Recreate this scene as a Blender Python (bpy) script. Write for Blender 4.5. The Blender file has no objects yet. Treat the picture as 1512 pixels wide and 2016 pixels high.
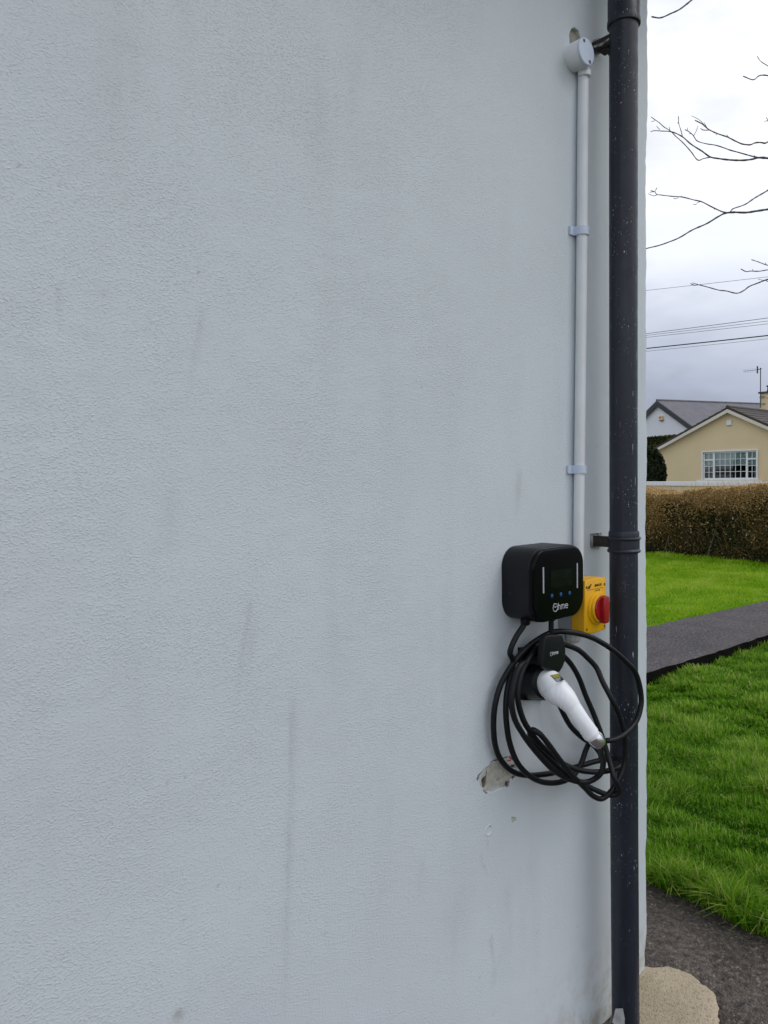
import bpy, math, random
import numpy as np
from mathutils import Vector, Matrix
from mathutils.bvhtree import BVHTree
random.seed(7); rng = np.random.default_rng(7)
scene = bpy.context.scene
col = scene.collection
rad = math.radians

# ------------------------------------------------------------------ camera
# world frame: the rendered wall is the plane y = 0 (outside is -y), x runs along it, z is up
FPX, AL, PITCH, ROLL, EYE = 1500.0, rad(49), rad(2.8), rad(0.95), 1.62
CAM = np.array([-1.93325, -1.27007, EYE])
f_ = np.array([math.cos(AL)*math.cos(PITCH), math.sin(AL)*math.cos(PITCH), -math.sin(PITCH)])
r_ = np.array([math.sin(AL), -math.cos(AL), 0.0]); u_ = np.cross(r_, f_)
R_ = r_*math.cos(ROLL) - u_*math.sin(ROLL); U_ = u_*math.cos(ROLL) + r_*math.sin(ROLL)
cd = bpy.data.cameras.new('camera'); cam = bpy.data.objects.new('camera', cd); col.objects.link(cam)
cd.sensor_fit = 'VERTICAL'; cd.sensor_height = 24.0; cd.lens = 24.0*FPX/2016.0
cd.clip_start = 0.02; cd.clip_end = 20000
m = Matrix.Identity(4)
for i in range(3):
    m[i][0], m[i][1], m[i][2], m[i][3] = R_[i], U_[i], -f_[i], CAM[i]
cam.matrix_world = m
scene.camera = cam

# survey helpers: sight lines of the photograph met with the real surfaces
def ray(px, py): return f_ + R_*(px-756)/FPX + U_*(1008-py)/FPX
def W(px, py, D=0.0):
    d = ray(px, py); return CAM + d*((-D-CAM[1])/d[1])
def G(px, py, z=0.0):
    d = ray(px, py); return CAM + d*((z-CAM[2])/d[2])
def PX(px, py, X):
    d = ray(px, py); return CAM + d*((X-CAM[0])/d[0])
def AT(px, py, Z): return CAM + ray(px, py)*Z

# ------------------------------------------------------------------ light
SUN_EL, SUN_AZ = rad(52), rad(-52)      # azimuth measured from +x towards +y
world = bpy.data.worlds.new('World'); scene.world = world; world.use_nodes = True
nt = world.node_tree; nt.nodes.clear()
def N(t, kind, **kw):
    n = t.nodes.new(kind)
    for k, v in kw.items(): setattr(n, k, v)
    return n
wout = N(nt, 'ShaderNodeOutputWorld'); bg = N(nt, 'ShaderNodeBackground')
sky = N(nt, 'ShaderNodeTexSky'); sky.sky_type = 'NISHITA'; sky.sun_disc = False
sky.sun_elevation = SUN_EL; sky.sun_rotation = math.pi/2 - SUN_AZ
sky.air_density = 1.0; sky.dust_density = 3.0
skl = N(nt, 'ShaderNodeVectorMath', operation='SCALE'); skl.inputs['Scale'].default_value = 0.10
nt.links.new(sky.outputs[0], skl.inputs[0])
tc = N(nt, 'ShaderNodeTexCoord'); sep = N(nt, 'ShaderNodeSeparateXYZ')
nt.links.new(tc.outputs['Generated'], sep.inputs[0])
mp = N(nt, 'ShaderNodeMapping'); mp.inputs['Scale'].default_value = (1.0, 1.0, 2.6)
nt.links.new(tc.outputs['Generated'], mp.inputs[0])
cn = N(nt, 'ShaderNodeTexNoise'); cn.inputs['Scale'].default_value = 3.3; cn.inputs['Detail'].default_value = 5; cn.inputs['Roughness'].default_value = 0.5
nt.links.new(mp.outputs[0], cn.inputs['Vector'])
wob = N(nt, 'ShaderNodeMath', operation='MULTIPLY_ADD'); wob.inputs[1].default_value = 0.22
nt.links.new(cn.outputs['Fac'], wob.inputs[0])
off = N(nt, 'ShaderNodeMath', operation='SUBTRACT'); off.inputs[1].default_value = 0.11
dt = N(nt, 'ShaderNodeVectorMath', operation='DOT_PRODUCT'); dt.inputs[1].default_value = (-0.85, -0.5, 0.0); nt.links.new(tc.outputs['Generated'], dt.inputs[0])
cm = N(nt, 'ShaderNodeMath', operation='MAXIMUM'); cm.inputs[1].default_value = 0.0; nt.links.new(dt.outputs['Value'], cm.inputs[0])
br_ = N(nt, 'ShaderNodeMath', operation='MULTIPLY_ADD'); br_.inputs[1].default_value = 0.26; nt.links.new(cm.outputs[0], br_.inputs[0]); nt.links.new(sep.outputs['Z'], br_.inputs[2])   # unseen sky behind the camera brightened to light the bungalow and wall
nt.links.new(br_.outputs[0], off.inputs[0]); nt.links.new(off.outputs[0], wob.inputs[2])
ramp = N(nt, 'ShaderNodeValToRGB'); cr = ramp.color_ramp
cr.elements[0].position = 0.0; cr.elements[0].color = (0.34, 0.375, 0.48, 1)
cr.elements[1].position = 1.0; cr.elements[1].color = (0.62, 0.72, 0.86, 1)
for p, c in ((0.06, (0.37, 0.41, 0.52)), (0.125, (0.47, 0.51, 0.62)), (0.20, (0.72, 0.755, 0.85)), (0.29, (0.93, 0.955, 1.02)),
             (0.38, (1.00, 1.015, 1.06)), (0.50, (0.99, 1.01, 1.06)), (0.68, (0.86, 0.905, 0.99))):
    e = cr.elements.new(p); e.color = (*c, 1)
nt.links.new(wob.outputs[0], ramp.inputs[0])
n2 = N(nt, 'ShaderNodeTexNoise'); n2.inputs['Scale'].default_value = 5.0; n2.inputs['Detail'].default_value = 4
nt.links.new(mp.outputs[0], n2.inputs['Vector'])
r2 = N(nt, 'ShaderNodeMapRange'); r2.inputs[1].default_value = 0.46; r2.inputs[2].default_value = 0.66; r2.inputs[3].default_value = 1.0; r2.inputs[4].default_value = 0.76
nt.links.new(n2.outputs['Fac'], r2.inputs[0])
cl = N(nt, 'ShaderNodeVectorMath', operation='SCALE'); nt.links.new(ramp.outputs[0], cl.inputs[0]); nt.links.new(r2.outputs[0], cl.inputs['Scale'])
mx = N(nt, 'ShaderNodeMix', data_type='RGBA'); mx.inputs[0].default_value = 0.88
nt.links.new(skl.outputs[0], mx.inputs[6]); nt.links.new(cl.outputs[0], mx.inputs[7])
nt.links.new(mx.outputs[2], bg.inputs[0]); bg.inputs[1].default_value = 1.0
nt.links.new(bg.outputs[0], wout.inputs[0])
sl = bpy.data.lights.new('sun', 'SUN'); sun = bpy.data.objects.new('sun', sl); col.objects.link(sun)
sl.energy = 0.6; sl.angle = rad(35); sl.color = (1.0, 0.96, 0.9)
sd = Vector((math.cos(SUN_EL)*math.cos(SUN_AZ), math.cos(SUN_EL)*math.sin(SUN_AZ), math.sin(SUN_EL)))
sun.rotation_euler = sd.to_track_quat('Z', 'Y').to_euler()
vs = scene.view_settings; scene.display_settings.display_device = 'sRGB'
vs.view_transform = 'Standard'; vs.look = 'None'; vs.exposure = 0.27; vs.gamma = 1.0; vs.use_curve_mapping = False

# ------------------------------------------------------------------ materials
MATS = {}
def mat(name, color, rough=0.6, metal=0.0, var=0.0, vscale=20.0, bump=0.0, bscale=200.0, bdist=0.002, spec=0.5, coat=0.0, color2=None):
    """Principled material: colour broken up by noise, optional fine bump."""
    if name in MATS: return MATS[name]
    M = bpy.data.materials.new(name); M.use_nodes = True; t = M.node_tree
    b = t.nodes['Principled BSDF']
    b.inputs['Roughness'].default_value = rough; b.inputs['Metallic'].default_value = metal
    b.inputs['Specular IOR Level'].default_value = spec; b.inputs['Coat Weight'].default_value = coat
    b.inputs['Coat Roughness'].default_value = 0.06
    c1 = (*color, 1); c2 = (*(color2 or tuple(c*(1-var) for c in color)), 1)
    tcn = N(t, 'ShaderNodeTexCoord'); no = N(t, 'ShaderNodeTexNoise'); no.inputs['Scale'].default_value = vscale; no.inputs['Detail'].default_value = 5
    t.links.new(tcn.outputs['Object'], no.inputs['Vector'])
    rp = N(t, 'ShaderNodeMapRange'); rp.inputs[1].default_value = 0.35; rp.inputs[2].default_value = 0.65
    t.links.new(no.outputs['Fac'], rp.inputs[0])
    mi = N(t, 'ShaderNodeMix', data_type='RGBA'); mi.inputs[6].default_value = c1; mi.inputs[7].default_value = c2
    t.links.new(rp.outputs[0], mi.inputs[0]); t.links.new(mi.outputs[2], b.inputs['Base Color'])
    if bump:
        n3 = N(t, 'ShaderNodeTexNoise'); n3.inputs['Scale'].default_value = bscale; n3.inputs['Detail'].default_value = 4
        t.links.new(tcn.outputs['Object'], n3.inputs['Vector'])
        bp = N(t, 'ShaderNodeBump'); bp.inputs['Strength'].default_value = bump; bp.inputs['Distance'].default_value = bdist
        t.links.new(n3.outputs['Fac'], bp.inputs['Height']); t.links.new(bp.outputs[0], b.inputs['Normal'])
    MATS[name] = M; return M

def wall_paint():
    M = bpy.data.materials.new('masonry_paint'); M.use_nodes = True; t = M.node_tree; L = t.links.new
    b = t.nodes['Principled BSDF']; b.inputs['Roughness'].default_value = 0.55; b.inputs['Specular IOR Level'].default_value = 0.35
    tcn = N(t, 'ShaderNodeTexCoord')
    def noise(scale, detail=4, rough=0.55, st=None):
        n = N(t, 'ShaderNodeTexNoise'); n.inputs['Scale'].default_value = scale; n.inputs['Detail'].default_value = detail; n.inputs['Roughness'].default_value = rough
        if st:
            m_ = N(t, 'ShaderNodeMapping'); m_.inputs['Scale'].default_value = st
            if scale > 80: m_.vector_type = 'POINT'; m_.inputs['Rotation'].default_value = (.52, .61, .43)
            L(tcn.outputs['Object'], m_.inputs[0]); L(m_.outputs[0], n.inputs['Vector'])
        else: L(tcn.outputs['Object'], n.inputs['Vector'])
        return n.outputs['Fac']
    def rng_(x, a, b_, c=0.0, d=1.0):
        n = N(t, 'ShaderNodeMapRange'); n.interpolation_type = 'SMOOTHSTEP'
        for i, v in enumerate((a, b_, c, d)): n.inputs[i+1].default_value = v
        L(x, n.inputs[0]); return n.outputs[0]
    def mul(a, b_, op='MULTIPLY'):
        n = N(t, 'ShaderNodeMath', operation=op)
        for i, v in enumerate((a, b_)):
            if isinstance(v, (int, float)): n.inputs[i].default_value = v
            else: L(v, n.inputs[i])
        return n.outputs[0]
    def mixc(fac, a, b_):
        n = N(t, 'ShaderNodeMix', data_type='RGBA')
        L(fac, n.inputs[0])
        for i, v in ((6, a), (7, b_)):
            if isinstance(v, tuple): n.inputs[i].default_value = (*v, 1)
            else: L(v, n.inputs[i])
        return n.outputs[2]
    def attr(nm):
        n = N(t, 'ShaderNodeAttribute'); n.attribute_name = nm; return n.outputs['Fac']
    base = mixc(rng_(noise(2.2, 4), 0.35, 0.7), (0.640, 0.694, 0.732), (0.615, 0.660, 0.702))
    base = mixc(rng_(noise(4.0, 3, st=(2.2, 1, 0.35)), 0.52, 0.78, 0, 0.30), base, (0.54, 0.585, 0.61))      # rain-washed vertical dirt
    pits = mul(rng_(noise(95, 2), 0.73, 0.77), rng_(noise(9, 2), 0.45, 0.6))
    base = mixc(mul(pits, 0.55), base, (0.25, 0.25, 0.24))
    stain = mul(attr('stain'), rng_(noise(60, 5, 0.7), 0.25, 0.62, 0.35, 1.0))
    base = mixc(stain, base, (0.23, 0.235, 0.225))
    grime = mul(attr('grime'), rng_(noise(14, 6, 0.65), 0.40, 0.66))
    base = mixc(grime, base, (0.36, 0.34, 0.25))
    bare = attr('bare')
    rend = mixc(rng_(noise(70, 6, 0.7), 0.35, 0.65), (0.52, 0.505, 0.45), (0.37, 0.355, 0.29))
    base = mixc(bare, base, rend)
    deep = mixc(rng_(noise(120, 5, 0.7), 0.35, 0.65), (0.15, 0.135, 0.095), (0.055, 0.05, 0.035))  # dark colour of holes and cracks; rim shadow lines are painted with it
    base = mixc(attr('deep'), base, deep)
    base = mixc(attr('red'), base, (0.42, 0.03, 0.04))
    L(base, b.inputs['Base Color'])
    # stippled coat of paint over a sand and cement render
    # trowelled smooth towards the corner, floated rougher on the open wall
    sx = N(t, 'ShaderNodeSeparateXYZ'); L(tcn.outputs['Object'], sx.inputs[0])
    msk = mul(rng_(noise(3.6, 5, .65), 0.34, 0.66, 0.42, 1.0), rng_(sx.outputs['X'], -.95, -.30, 1.0, .40))
    dab = rng_(noise(225, 3, 0.55, st=(0.85, 1, 1.3)), 0.46, 0.74)
    pit = rng_(noise(150, 2, 0.5, st=(1, 1, 1.2)), 0.62, 0.76, 0.0, -0.45)
    lump = mul(msk, mul(dab, pit, 'ADD'))
    grain = mul(noise(430, 3, .6, st=(1, 1, 1.2)), 0.30)
    bp = N(t, 'ShaderNodeBump'); bp.inputs['Strength'].default_value = 0.46; bp.inputs['Distance'].default_value = 0.0027
    L(mul(lump, grain, 'ADD'), bp.inputs['Height']); L(bp.outputs[0], b.inputs['Normal'])
    return M

def pipe_paint():
    M = bpy.data.materials.new('pipe_paint'); M.use_nodes = True; t = M.node_tree; L = t.links.new
    b = t.nodes['Principled BSDF']; b.inputs['Roughness'].default_value = 0.38; b.inputs['Specular IOR Level'].default_value = .35
    tcn = N(t, 'ShaderNodeTexCoord'); sp = N(t, 'ShaderNodeSeparateXYZ'); L(tcn.outputs['Object'], sp.inputs[0])
    def noise(s, d=3, st=None):
        n = N(t, 'ShaderNodeTexNoise'); n.inputs['Scale'].default_value = s; n.inputs['Detail'].default_value = d
        if st:
            m_ = N(t, 'ShaderNodeMapping'); m_.inputs['Scale'].default_value = st; L(tcn.outputs['Object'], m_.inputs[0]); L(m_.outputs[0], n.inputs['Vector'])
        else: L(tcn.outputs['Object'], n.inputs['Vector'])
        return n.outputs['Fac']
    def mr(x, a, b_, c=0., d=1.):
        n = N(t, 'ShaderNodeMapRange')
        for i, v in enumerate((a, b_, c, d)): n.inputs[i+1].default_value = v
        L(x, n.inputs[0]); return n.outputs[0]
    def mul(a, b_):
        n = N(t, 'ShaderNodeMath', operation='MULTIPLY'); L(a, n.inputs[0]); L(b_, n.inputs[1]); return n.outputs[0]
    def mixc(fac, a, b_):
        n = N(t, 'ShaderNodeMix', data_type='RGBA'); L(fac, n.inputs[0])
        for i, v in ((6, a), (7, b_)):
            if isinstance(v, tuple): n.inputs[i].default_value = (*v, 1)
            else: L(v, n.inputs[i])
        return n.outputs[2]
    c = mixc(mr(noise(6, 4, (3, 3, .5)), .35, .7), (0.017, 0.020, 0.031), (0.026, 0.030, 0.043))
    # flecks of paint splashed on the side that faces the wall painter
    fleck = mul(mr(noise(190, 2, (1.3, 1.3, .75)), .68, .71), mr(noise(7, 4), .47, .61))
    c = mixc(fleck, c, (0.55, 0.57, 0.6))
    scr = mul(mr(noise(60, 2, (3, 3, .22)), .70, .72), mr(noise(3, 2), .5, .62))
    c = mixc(scr, c, (0.42, 0.43, 0.45))
    c = mixc(mul(mr(noise(26, 5, (2.5, 2.5, .10)), .50, .74, 0, .55), mr(noise(2.2, 3), .42, .62)), c, (0.060, 0.064, 0.075))
    L(c, b.inputs['Base Color'])
    bp = N(t, 'ShaderNodeBump'); bp.inputs['Strength'].default_value = .25; bp.inputs['Distance'].default_value = .002
    L(noise(45, 4), bp.inputs['Height']); L(bp.outputs[0], b.inputs['Normal'])
    rr = mr(noise(30, 4), .3, .7, .3, .5); L(rr, b.inputs['Roughness'])
    return M

def leaf_mat(name, c_dark, c_light, trans=0.35, rough=0.5, attr_name='tint'):
    M = bpy.data.materials.new(name); M.use_nodes = True; t = M.node_tree; L = t.links.new; t.nodes.clear()
    o = N(t, 'ShaderNodeOutputMaterial'); b = N(t, 'ShaderNodeBsdfPrincipled'); tr = N(t, 'ShaderNodeBsdfTranslucent'); mxs = N(t, 'ShaderNodeMixShader')
    a = N(t, 'ShaderNodeAttribute'); a.attribute_name = attr_name
    rp = N(t, 'ShaderNodeValToRGB'); cr = rp.color_ramp
    cr.elements[0].color = (*c_dark[0], 1); cr.elements[1].color = (*c_light[-1], 1)
    mids = list(c_dark[1:]) + list(c_light[:-1])
    for i, c in enumerate(mids):
        e = cr.elements.new((i+1)/(len(mids)+1)); e.color = (*c, 1)
    L(a.outputs['Fac'], rp.inputs[0]); L(rp.outputs[0], b.inputs['Base Color']); L(rp.outputs[0], tr.inputs[0])
    b.inputs['Roughness'].default_value = rough; b.inputs['Specular IOR Level'].default_value = 0.12
    mxs.inputs[0].default_value = trans; L(b.outputs[0], mxs.inputs[1]); L(tr.outputs[0], mxs.inputs[2]); L(mxs.outputs[0], o.inputs[0])
    return M

def tarmac(name, c1, c2, stone, sc=1.0, lo=.30, hi=1.75, fs=48, bd=.006):
    M = bpy.data.materials.new(name); M.use_nodes = True; t = M.node_tree; L = t.links.new
    b = t.nodes['Principled BSDF']; b.inputs['Roughness'].default_value = 0.85
    tcn = N(t, 'ShaderNodeTexCoord')
    vo = N(t, 'ShaderNodeTexVoronoi'); vo.inputs['Scale'].default_value = 130*sc; L(tcn.outputs['Object'], vo.inputs['Vector'])
    big = N(t, 'ShaderNodeTexNoise'); big.inputs['Scale'].default_value = 3.5; big.inputs['Detail'].default_value = 6; L(tcn.outputs['Object'], big.inputs['Vector'])
    fine = N(t, 'ShaderNodeTexNoise'); fine.inputs['Scale'].default_value = fs*sc; fine.inputs['Detail'].default_value = 5; fine.inputs['Roughness'].default_value = .7; L(tcn.outputs['Object'], fine.inputs['Vector'])
    m1 = N(t, 'ShaderNodeMix', data_type='RGBA'); m1.inputs[6].default_value = (*c1, 1); m1.inputs[7].default_value = (*c2, 1)
    r1 = N(t, 'ShaderNodeMapRange'); r1.inputs[1].default_value = .35; r1.inputs[2].default_value = .65; L(big.outputs['Fac'], r1.inputs[0]); L(r1.outputs[0], m1.inputs[0])
    sepc = N(t, 'ShaderNodeSeparateColor'); L(vo.outputs['Color'], sepc.inputs[0])
    r3 = N(t, 'ShaderNodeMapRange'); r3.inputs[1].default_value = .80; r3.inputs[2].default_value = 1.0; r3.inputs[4].default_value = .6; L(sepc.outputs[0], r3.inputs[0])
    m2 = N(t, 'ShaderNodeMix', data_type='RGBA'); m2.inputs[7].default_value = (*stone, 1); L(r3.outputs[0], m2.inputs[0]); L(m1.outputs[2], m2.inputs[6])
    r4 = N(t, 'ShaderNodeMapRange'); r4.inputs[1].default_value = .3; r4.inputs[2].default_value = .7; r4.inputs[3].default_value = lo; r4.inputs[4].default_value = hi; L(fine.outputs['Fac'], r4.inputs[0])
    m3 = N(t, 'ShaderNodeVectorMath', operation='SCALE'); L(m2.outputs[2], m3.inputs[0]); L(r4.outputs[0], m3.inputs['Scale'])
    L(m3.outputs[0], b.inputs['Base Color'])
    ad = N(t, 'ShaderNodeMath', operation='SUBTRACT'); L(fine.outputs['Fac'], ad.inputs[0]); L(vo.outputs['Distance'], ad.inputs[1])
    bp = N(t, 'ShaderNodeBump'); bp.inputs['Strength'].default_value = .9; bp.inputs['Distance'].default_value = bd; L(ad.outputs[0], bp.inputs['Height']); L(bp.outputs[0], b.inputs['Normal'])
    return M

WALLP = wall_paint(); PIPE = pipe_paint()
BLACK = mat('black_plastic', (0.006, 0.0065, 0.009), 0.42, spec=.28, var=.2, vscale=30, bump=.12, bscale=900, bdist=.0006)
GLOSS = mat('black_gloss', (0.003, 0.0033, 0.0045), 0.18, var=.2, spec=.12)
SCREEN = mat('display_glass', (0.0055, 0.006, 0.0075), 0.08, var=.5, vscale=25, spec=.22)
RUBBER = mat('cable_rubber', (0.007, 0.0075, 0.010), 0.48, spec=.3, var=.3, vscale=40, bump=.1, bscale=500, bdist=.0005)
WPLAST = mat('white_plastic', (0.80, 0.82, 0.86), 0.38, var=.05, vscale=15)
GUNW = mat('gun_white', (0.88, 0.895, 0.92), 0.33, var=.03, vscale=25)
CONDW = mat('conduit_pvc', (0.78, 0.81, 0.83), 0.42, var=.09, vscale=9)
LIDBL = mat('lid_pvc', (0.60, 0.68, 0.82), 0.35, var=.05)
GREYP = mat('grey_plastic', (0.36, 0.40, 0.43), 0.45, var=.08)
YELL = mat('yellow_plastic', (0.82, 0.43, 0.006), 0.35, var=.08, vscale=30)
RED = mat('red_plastic', (0.36, 0.008, 0.012), 0.33, var=.15, vscale=30)
CHROME = mat('chrome', (0.86, 0.87, 0.89), 0.24, metal=1.0)
STEEL = mat('dull_screw', (0.10, 0.10, 0.12), 0.4, metal=.7, var=.4, vscale=300)
RUST = mat('rusty_iron', (0.035, 0.022, 0.019), 0.75, color2=(0.014, 0.012, 0.013), vscale=60, bump=.5, bscale=120)
PAINTEDIRON = mat('paint_smeared_iron', (0.42, 0.43, 0.42), 0.6, color2=(0.10, 0.09, 0.085), vscale=70, bump=.5, bscale=120)
INKW = mat('pale_print', (0.62, 0.64, 0.68), 0.4, var=.05)
INKD = mat('dark_print', (0.05, 0.03, 0.008), 0.5, var=.3, vscale=200)
BARS = mat('light_bar', (0.42, 0.42, 0.47), 0.25, var=.05)
BLUE = mat('blue_button', (0.010, 0.075, 0.28), 0.3, var=.3, vscale=200)

# ------------------------------------------------------------------ mesh helpers
class MB:
    def __init__(s): s.v = []; s.f = []; s.n = 0
    def add(s, verts, faces):
        b = s.n; s.v.extend([tuple(map(float, p)) for p in verts]); s.n = len(s.v)
        s.f.extend([tuple(b+i for i in q) for q in faces]); return s
    def box(s, a, b):
        (x0, y0, z0), (x1, y1, z1) = a, b
        x0, x1 = min(x0, x1), max(x0, x1); y0, y1 = min(y0, y1), max(y0, y1); z0, z1 = min(z0, z1), max(z0, z1)
        return s.add([(x0,y0,z0),(x1,y0,z0),(x1,y1,z0),(x0,y1,z0),(x0,y0,z1),(x1,y0,z1),(x1,y1,z1),(x0,y1,z1)],
              [(3,2,1,0),(4,5,6,7),(0,1,5,4),(1,2,6,5),(2,3,7,6),(3,0,4,7)])
    def obox(s, o, ax, ay, az, a, b):
        """box with corners a..b in the frame o, ax, ay, az"""
        vs_ = []
        for z in (a[2], b[2]):
            for x, y in ((a[0],a[1]),(b[0],a[1]),(b[0],b[1]),(a[0],b[1])): vs_.append(np.array(o)+np.array(ax)*x+np.array(ay)*y+np.array(az)*z)
        return s.add(vs_, [(3,2,1,0),(4,5,6,7),(0,1,5,4),(1,2,6,5),(2,3,7,6),(3,0,4,7)])
    def tube(s, pts, radii, seg=12, cap=True):
        pts = np.asarray(pts, float); n = len(pts)
        rr = np.full(n, radii) if np.isscalar(radii) else np.asarray(radii, float)
        T = np.gradient(pts, axis=0); T /= np.linalg.norm(T, axis=1)[:, None] + 1e-12
        a = np.array([0, 0, 1.0]) if abs(T[0][2]) < .9 else np.array([1.0, 0, 0])
        nrm = np.cross(T[0], a); nrm /= np.linalg.norm(nrm); vs_ = []
        th = np.linspace(0, 2*math.pi, seg, endpoint=False)
        for i in range(n):
            nrm = nrm - T[i]*(nrm@T[i]); nrm /= np.linalg.norm(nrm)+1e-12; bn = np.cross(T[i], nrm)
            for t_ in th: vs_.append(pts[i] + rr[i]*(math.cos(t_)*nrm + math.sin(t_)*bn))
        fs = [(i*seg+j, i*seg+(j+1) % seg, (i+1)*seg+(j+1) % seg, (i+1)*seg+j) for i in range(n-1) for j in range(seg)]
        if cap: fs += [tuple(range(seg))[::-1], tuple((n-1)*seg+j for j in range(seg))]
        return s.add(vs_, fs)
    def lathe(s, o, axis, prof, seg=32):
        """prof: list of (distance along axis, radius)"""
        axis = np.asarray(axis, float); axis /= np.linalg.norm(axis); pts = [np.asarray(o)+axis*d for d, r in prof]
        a = np.array([0, 0, 1.0]) if abs(axis[2]) < .9 else np.array([1.0, 0, 0])
        e1 = np.cross(axis, a); e1 /= np.linalg.norm(e1); e2 = np.cross(axis, e1); vs_ = []
        for (d, r), p in zip(prof, pts):
            for j in range(seg):
                t_ = 2*math.pi*j/seg; vs_.append(p + r*(math.cos(t_)*e1+math.sin(t_)*e2))
        n = len(prof)
        fs = [(i*seg+j, i*seg+(j+1) % seg, (i+1)*seg+(j+1) % seg, (i+1)*seg+j) for i in range(n-1) for j in range(seg)]
        fs += [tuple(range(seg))[::-1], tuple((n-1)*seg+j for j in range(seg))]
        return s.add(vs_, fs)
    def prism(s, outline, d0, d1, bev=0.0, steps=3, inset_fn=None):
        """outline in wall coordinates (x, z), from distance d0 to d1 off the wall, front edge rounded by bev"""
        P = np.asarray(outline, float); c = P.mean(0); n = len(P)
        e = np.roll(P, -1, 0)-np.roll(P, 1, 0); nn = np.stack([e[:, 1], -e[:, 0]], 1); nn /= np.linalg.norm(nn, axis=1)[:, None]+1e-12
        if ((P-c)*nn).sum() < 0: nn = -nn
        rings = [(P, d0)]
        if bev:
            for k in range(steps+1):
                a = k/steps*math.pi/2; rings.append((P-nn*bev*(1-math.cos(a)), d1-bev+bev*math.sin(a)))
        else: rings.append((P, d1))
        vs_ = [(p[0], -d, p[1]) for R, d in rings for p in R]
        fs = [(i*n+j, i*n+(j+1) % n, (i+1)*n+(j+1) % n, (i+1)*n+j) for i in range(len(rings)-1) for j in range(n)]
        fs += [tuple(range(n))[::-1], tuple((len(rings)-1)*n+j for j in range(n))]
        return s.add(vs_, fs)
    def build(s, name, material, parent=None, smooth=True, ang=38):
        me = bpy.data.meshes.new(name); me.from_pydata(s.v, [], s.f); me.materials.append(material)
        import bmesh
        bm = bmesh.new(); bm.from_mesh(me); bmesh.ops.recalc_face_normals(bm, faces=bm.faces); bm.to_mesh(me); bm.free()
        if smooth:
            me.polygons.foreach_set('use_smooth', [True]*len(me.polygons)); me.set_sharp_from_angle(angle=rad(ang))
        return link(name, me, parent)

def link(name, me, parent=None):
    o = bpy.data.objects.new(name, me); col.objects.link(o)
    if parent is not None:
        o.parent = parent
        o.matrix_parent_inverse = Matrix.Translation(-Vector(parent.location)) if parent.parent is None else Matrix.Identity(4)
    return o
def tag(o, label=None, cat=None, group=None, kind=None):
    for k, v in (('label', label), ('category', cat), ('group', group), ('kind', kind)):
        if v: o[k] = v
    return o
def empty(name, loc, label, cat, group=None):
    o = bpy.data.objects.new(name, None); o.empty_display_size = .05; col.objects.link(o); o.location = [float(x) for x in loc]
    return tag(o, label, cat, group)
def rrect(x0, x1, z0, z1, r, n=8):
    out = []
    for cx, cz, a0 in ((x1-r, z1-r, 0), (x0+r, z1-r, 90), (x0+r, z0+r, 180), (x1-r, z0+r, 270)):
        for k in range(n+1):
            a = rad(a0+90*k/n); out.append((cx+r*math.cos(a), cz+r*math.sin(a)))
    return out
def spline(pts, step=.006):
    """centripetal Catmull-Rom through pts"""
    P = np.asarray(pts, float); P = np.vstack([2*P[0]-P[1], P, 2*P[-1]-P[-2]]); out = []
    for i in range(1, len(P)-2):
        p0, p1, p2, p3 = P[i-1:i+3]
        t = [0]
        for a, b in ((p0,p1),(p1,p2),(p2,p3)): t.append(t[-1]+max(np.linalg.norm(b-a), 1e-6)**.5)
        k = max(3, int(np.linalg.norm(p2-p1)/step))
        for u in np.linspace(t[1], t[2], k, endpoint=False):
            A1 = (t[1]-u)/(t[1]-t[0])*p0+(u-t[0])/(t[1]-t[0])*p1; A2 = (t[2]-u)/(t[2]-t[1])*p1+(u-t[1])/(t[2]-t[1])*p2; A3 = (t[3]-u)/(t[3]-t[2])*p2+(u-t[2])/(t[3]-t[2])*p3
            B1 = (t[2]-u)/(t[2]-t[0])*A1+(u-t[0])/(t[2]-t[0])*A2; B2 = (t[3]-u)/(t[3]-t[1])*A2+(u-t[1])/(t[3]-t[1])*A3
            out.append((t[2]-u)/(t[2]-t[1])*B1+(u-t[1])/(t[2]-t[1])*B2)
    out.append(P[-2]); return np.array(out)
def fast_mesh(name, verts, quads, material, parent=None, attrs=None, smooth=True):
    me = bpy.data.meshes.new(name); nv, nf = len(verts), len(quads); k = quads.shape[1]
    me.vertices.add(nv); me.vertices.foreach_set('co', np.asarray(verts, np.float32).ravel())
    me.loops.add(nf*k); me.loops.foreach_set('vertex_index', np.asarray(quads, np.int32).ravel())
    me.polygons.add(nf); me.polygons.foreach_set('loop_start', np.arange(0, nf*k, k, dtype=np.int32))
    me.update(calc_edges=True)
    if smooth: me.polygons.foreach_set('use_smooth', np.ones(nf, bool))
    for an, av in (attrs or {}).items():
        a = me.attributes.new(an, 'FLOAT', 'POINT'); a.data.foreach_set('value', np.asarray(av, np.float32))
    me.materials.append(material); return link(name, me, parent)
def text_mesh(name, body, size, loc, material, parent, rotz=0.0, sx=1.0, thick=.0004, shear=0.0, spacing=1.0):
    """lettering lying flat on a face that looks towards -y"""
    cu = bpy.data.curves.new(name, 'FONT'); cu.body = body; cu.size = size; cu.extrude = thick; cu.align_x = 'CENTER'; cu.align_y = 'CENTER'; cu.shear = shear; cu.space_character = spacing
    o = bpy.data.objects.new(name, cu); col.objects.link(o)
    dg = bpy.context.evaluated_depsgraph_get(); me = bpy.data.meshes.new_from_object(o.evaluated_get(dg))
    bpy.data.objects.remove(o)
    me.transform(Matrix.Translation(Vector(loc)) @ Matrix.Rotation(rad(90), 4, 'X') @ Matrix.Rotation(rotz, 4, 'Z') @ Matrix.Scale(sx, 4, (1, 0, 0)))
    me.materials.clear(); me.materials.append(material)
    return link(name, me, parent)
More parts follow.
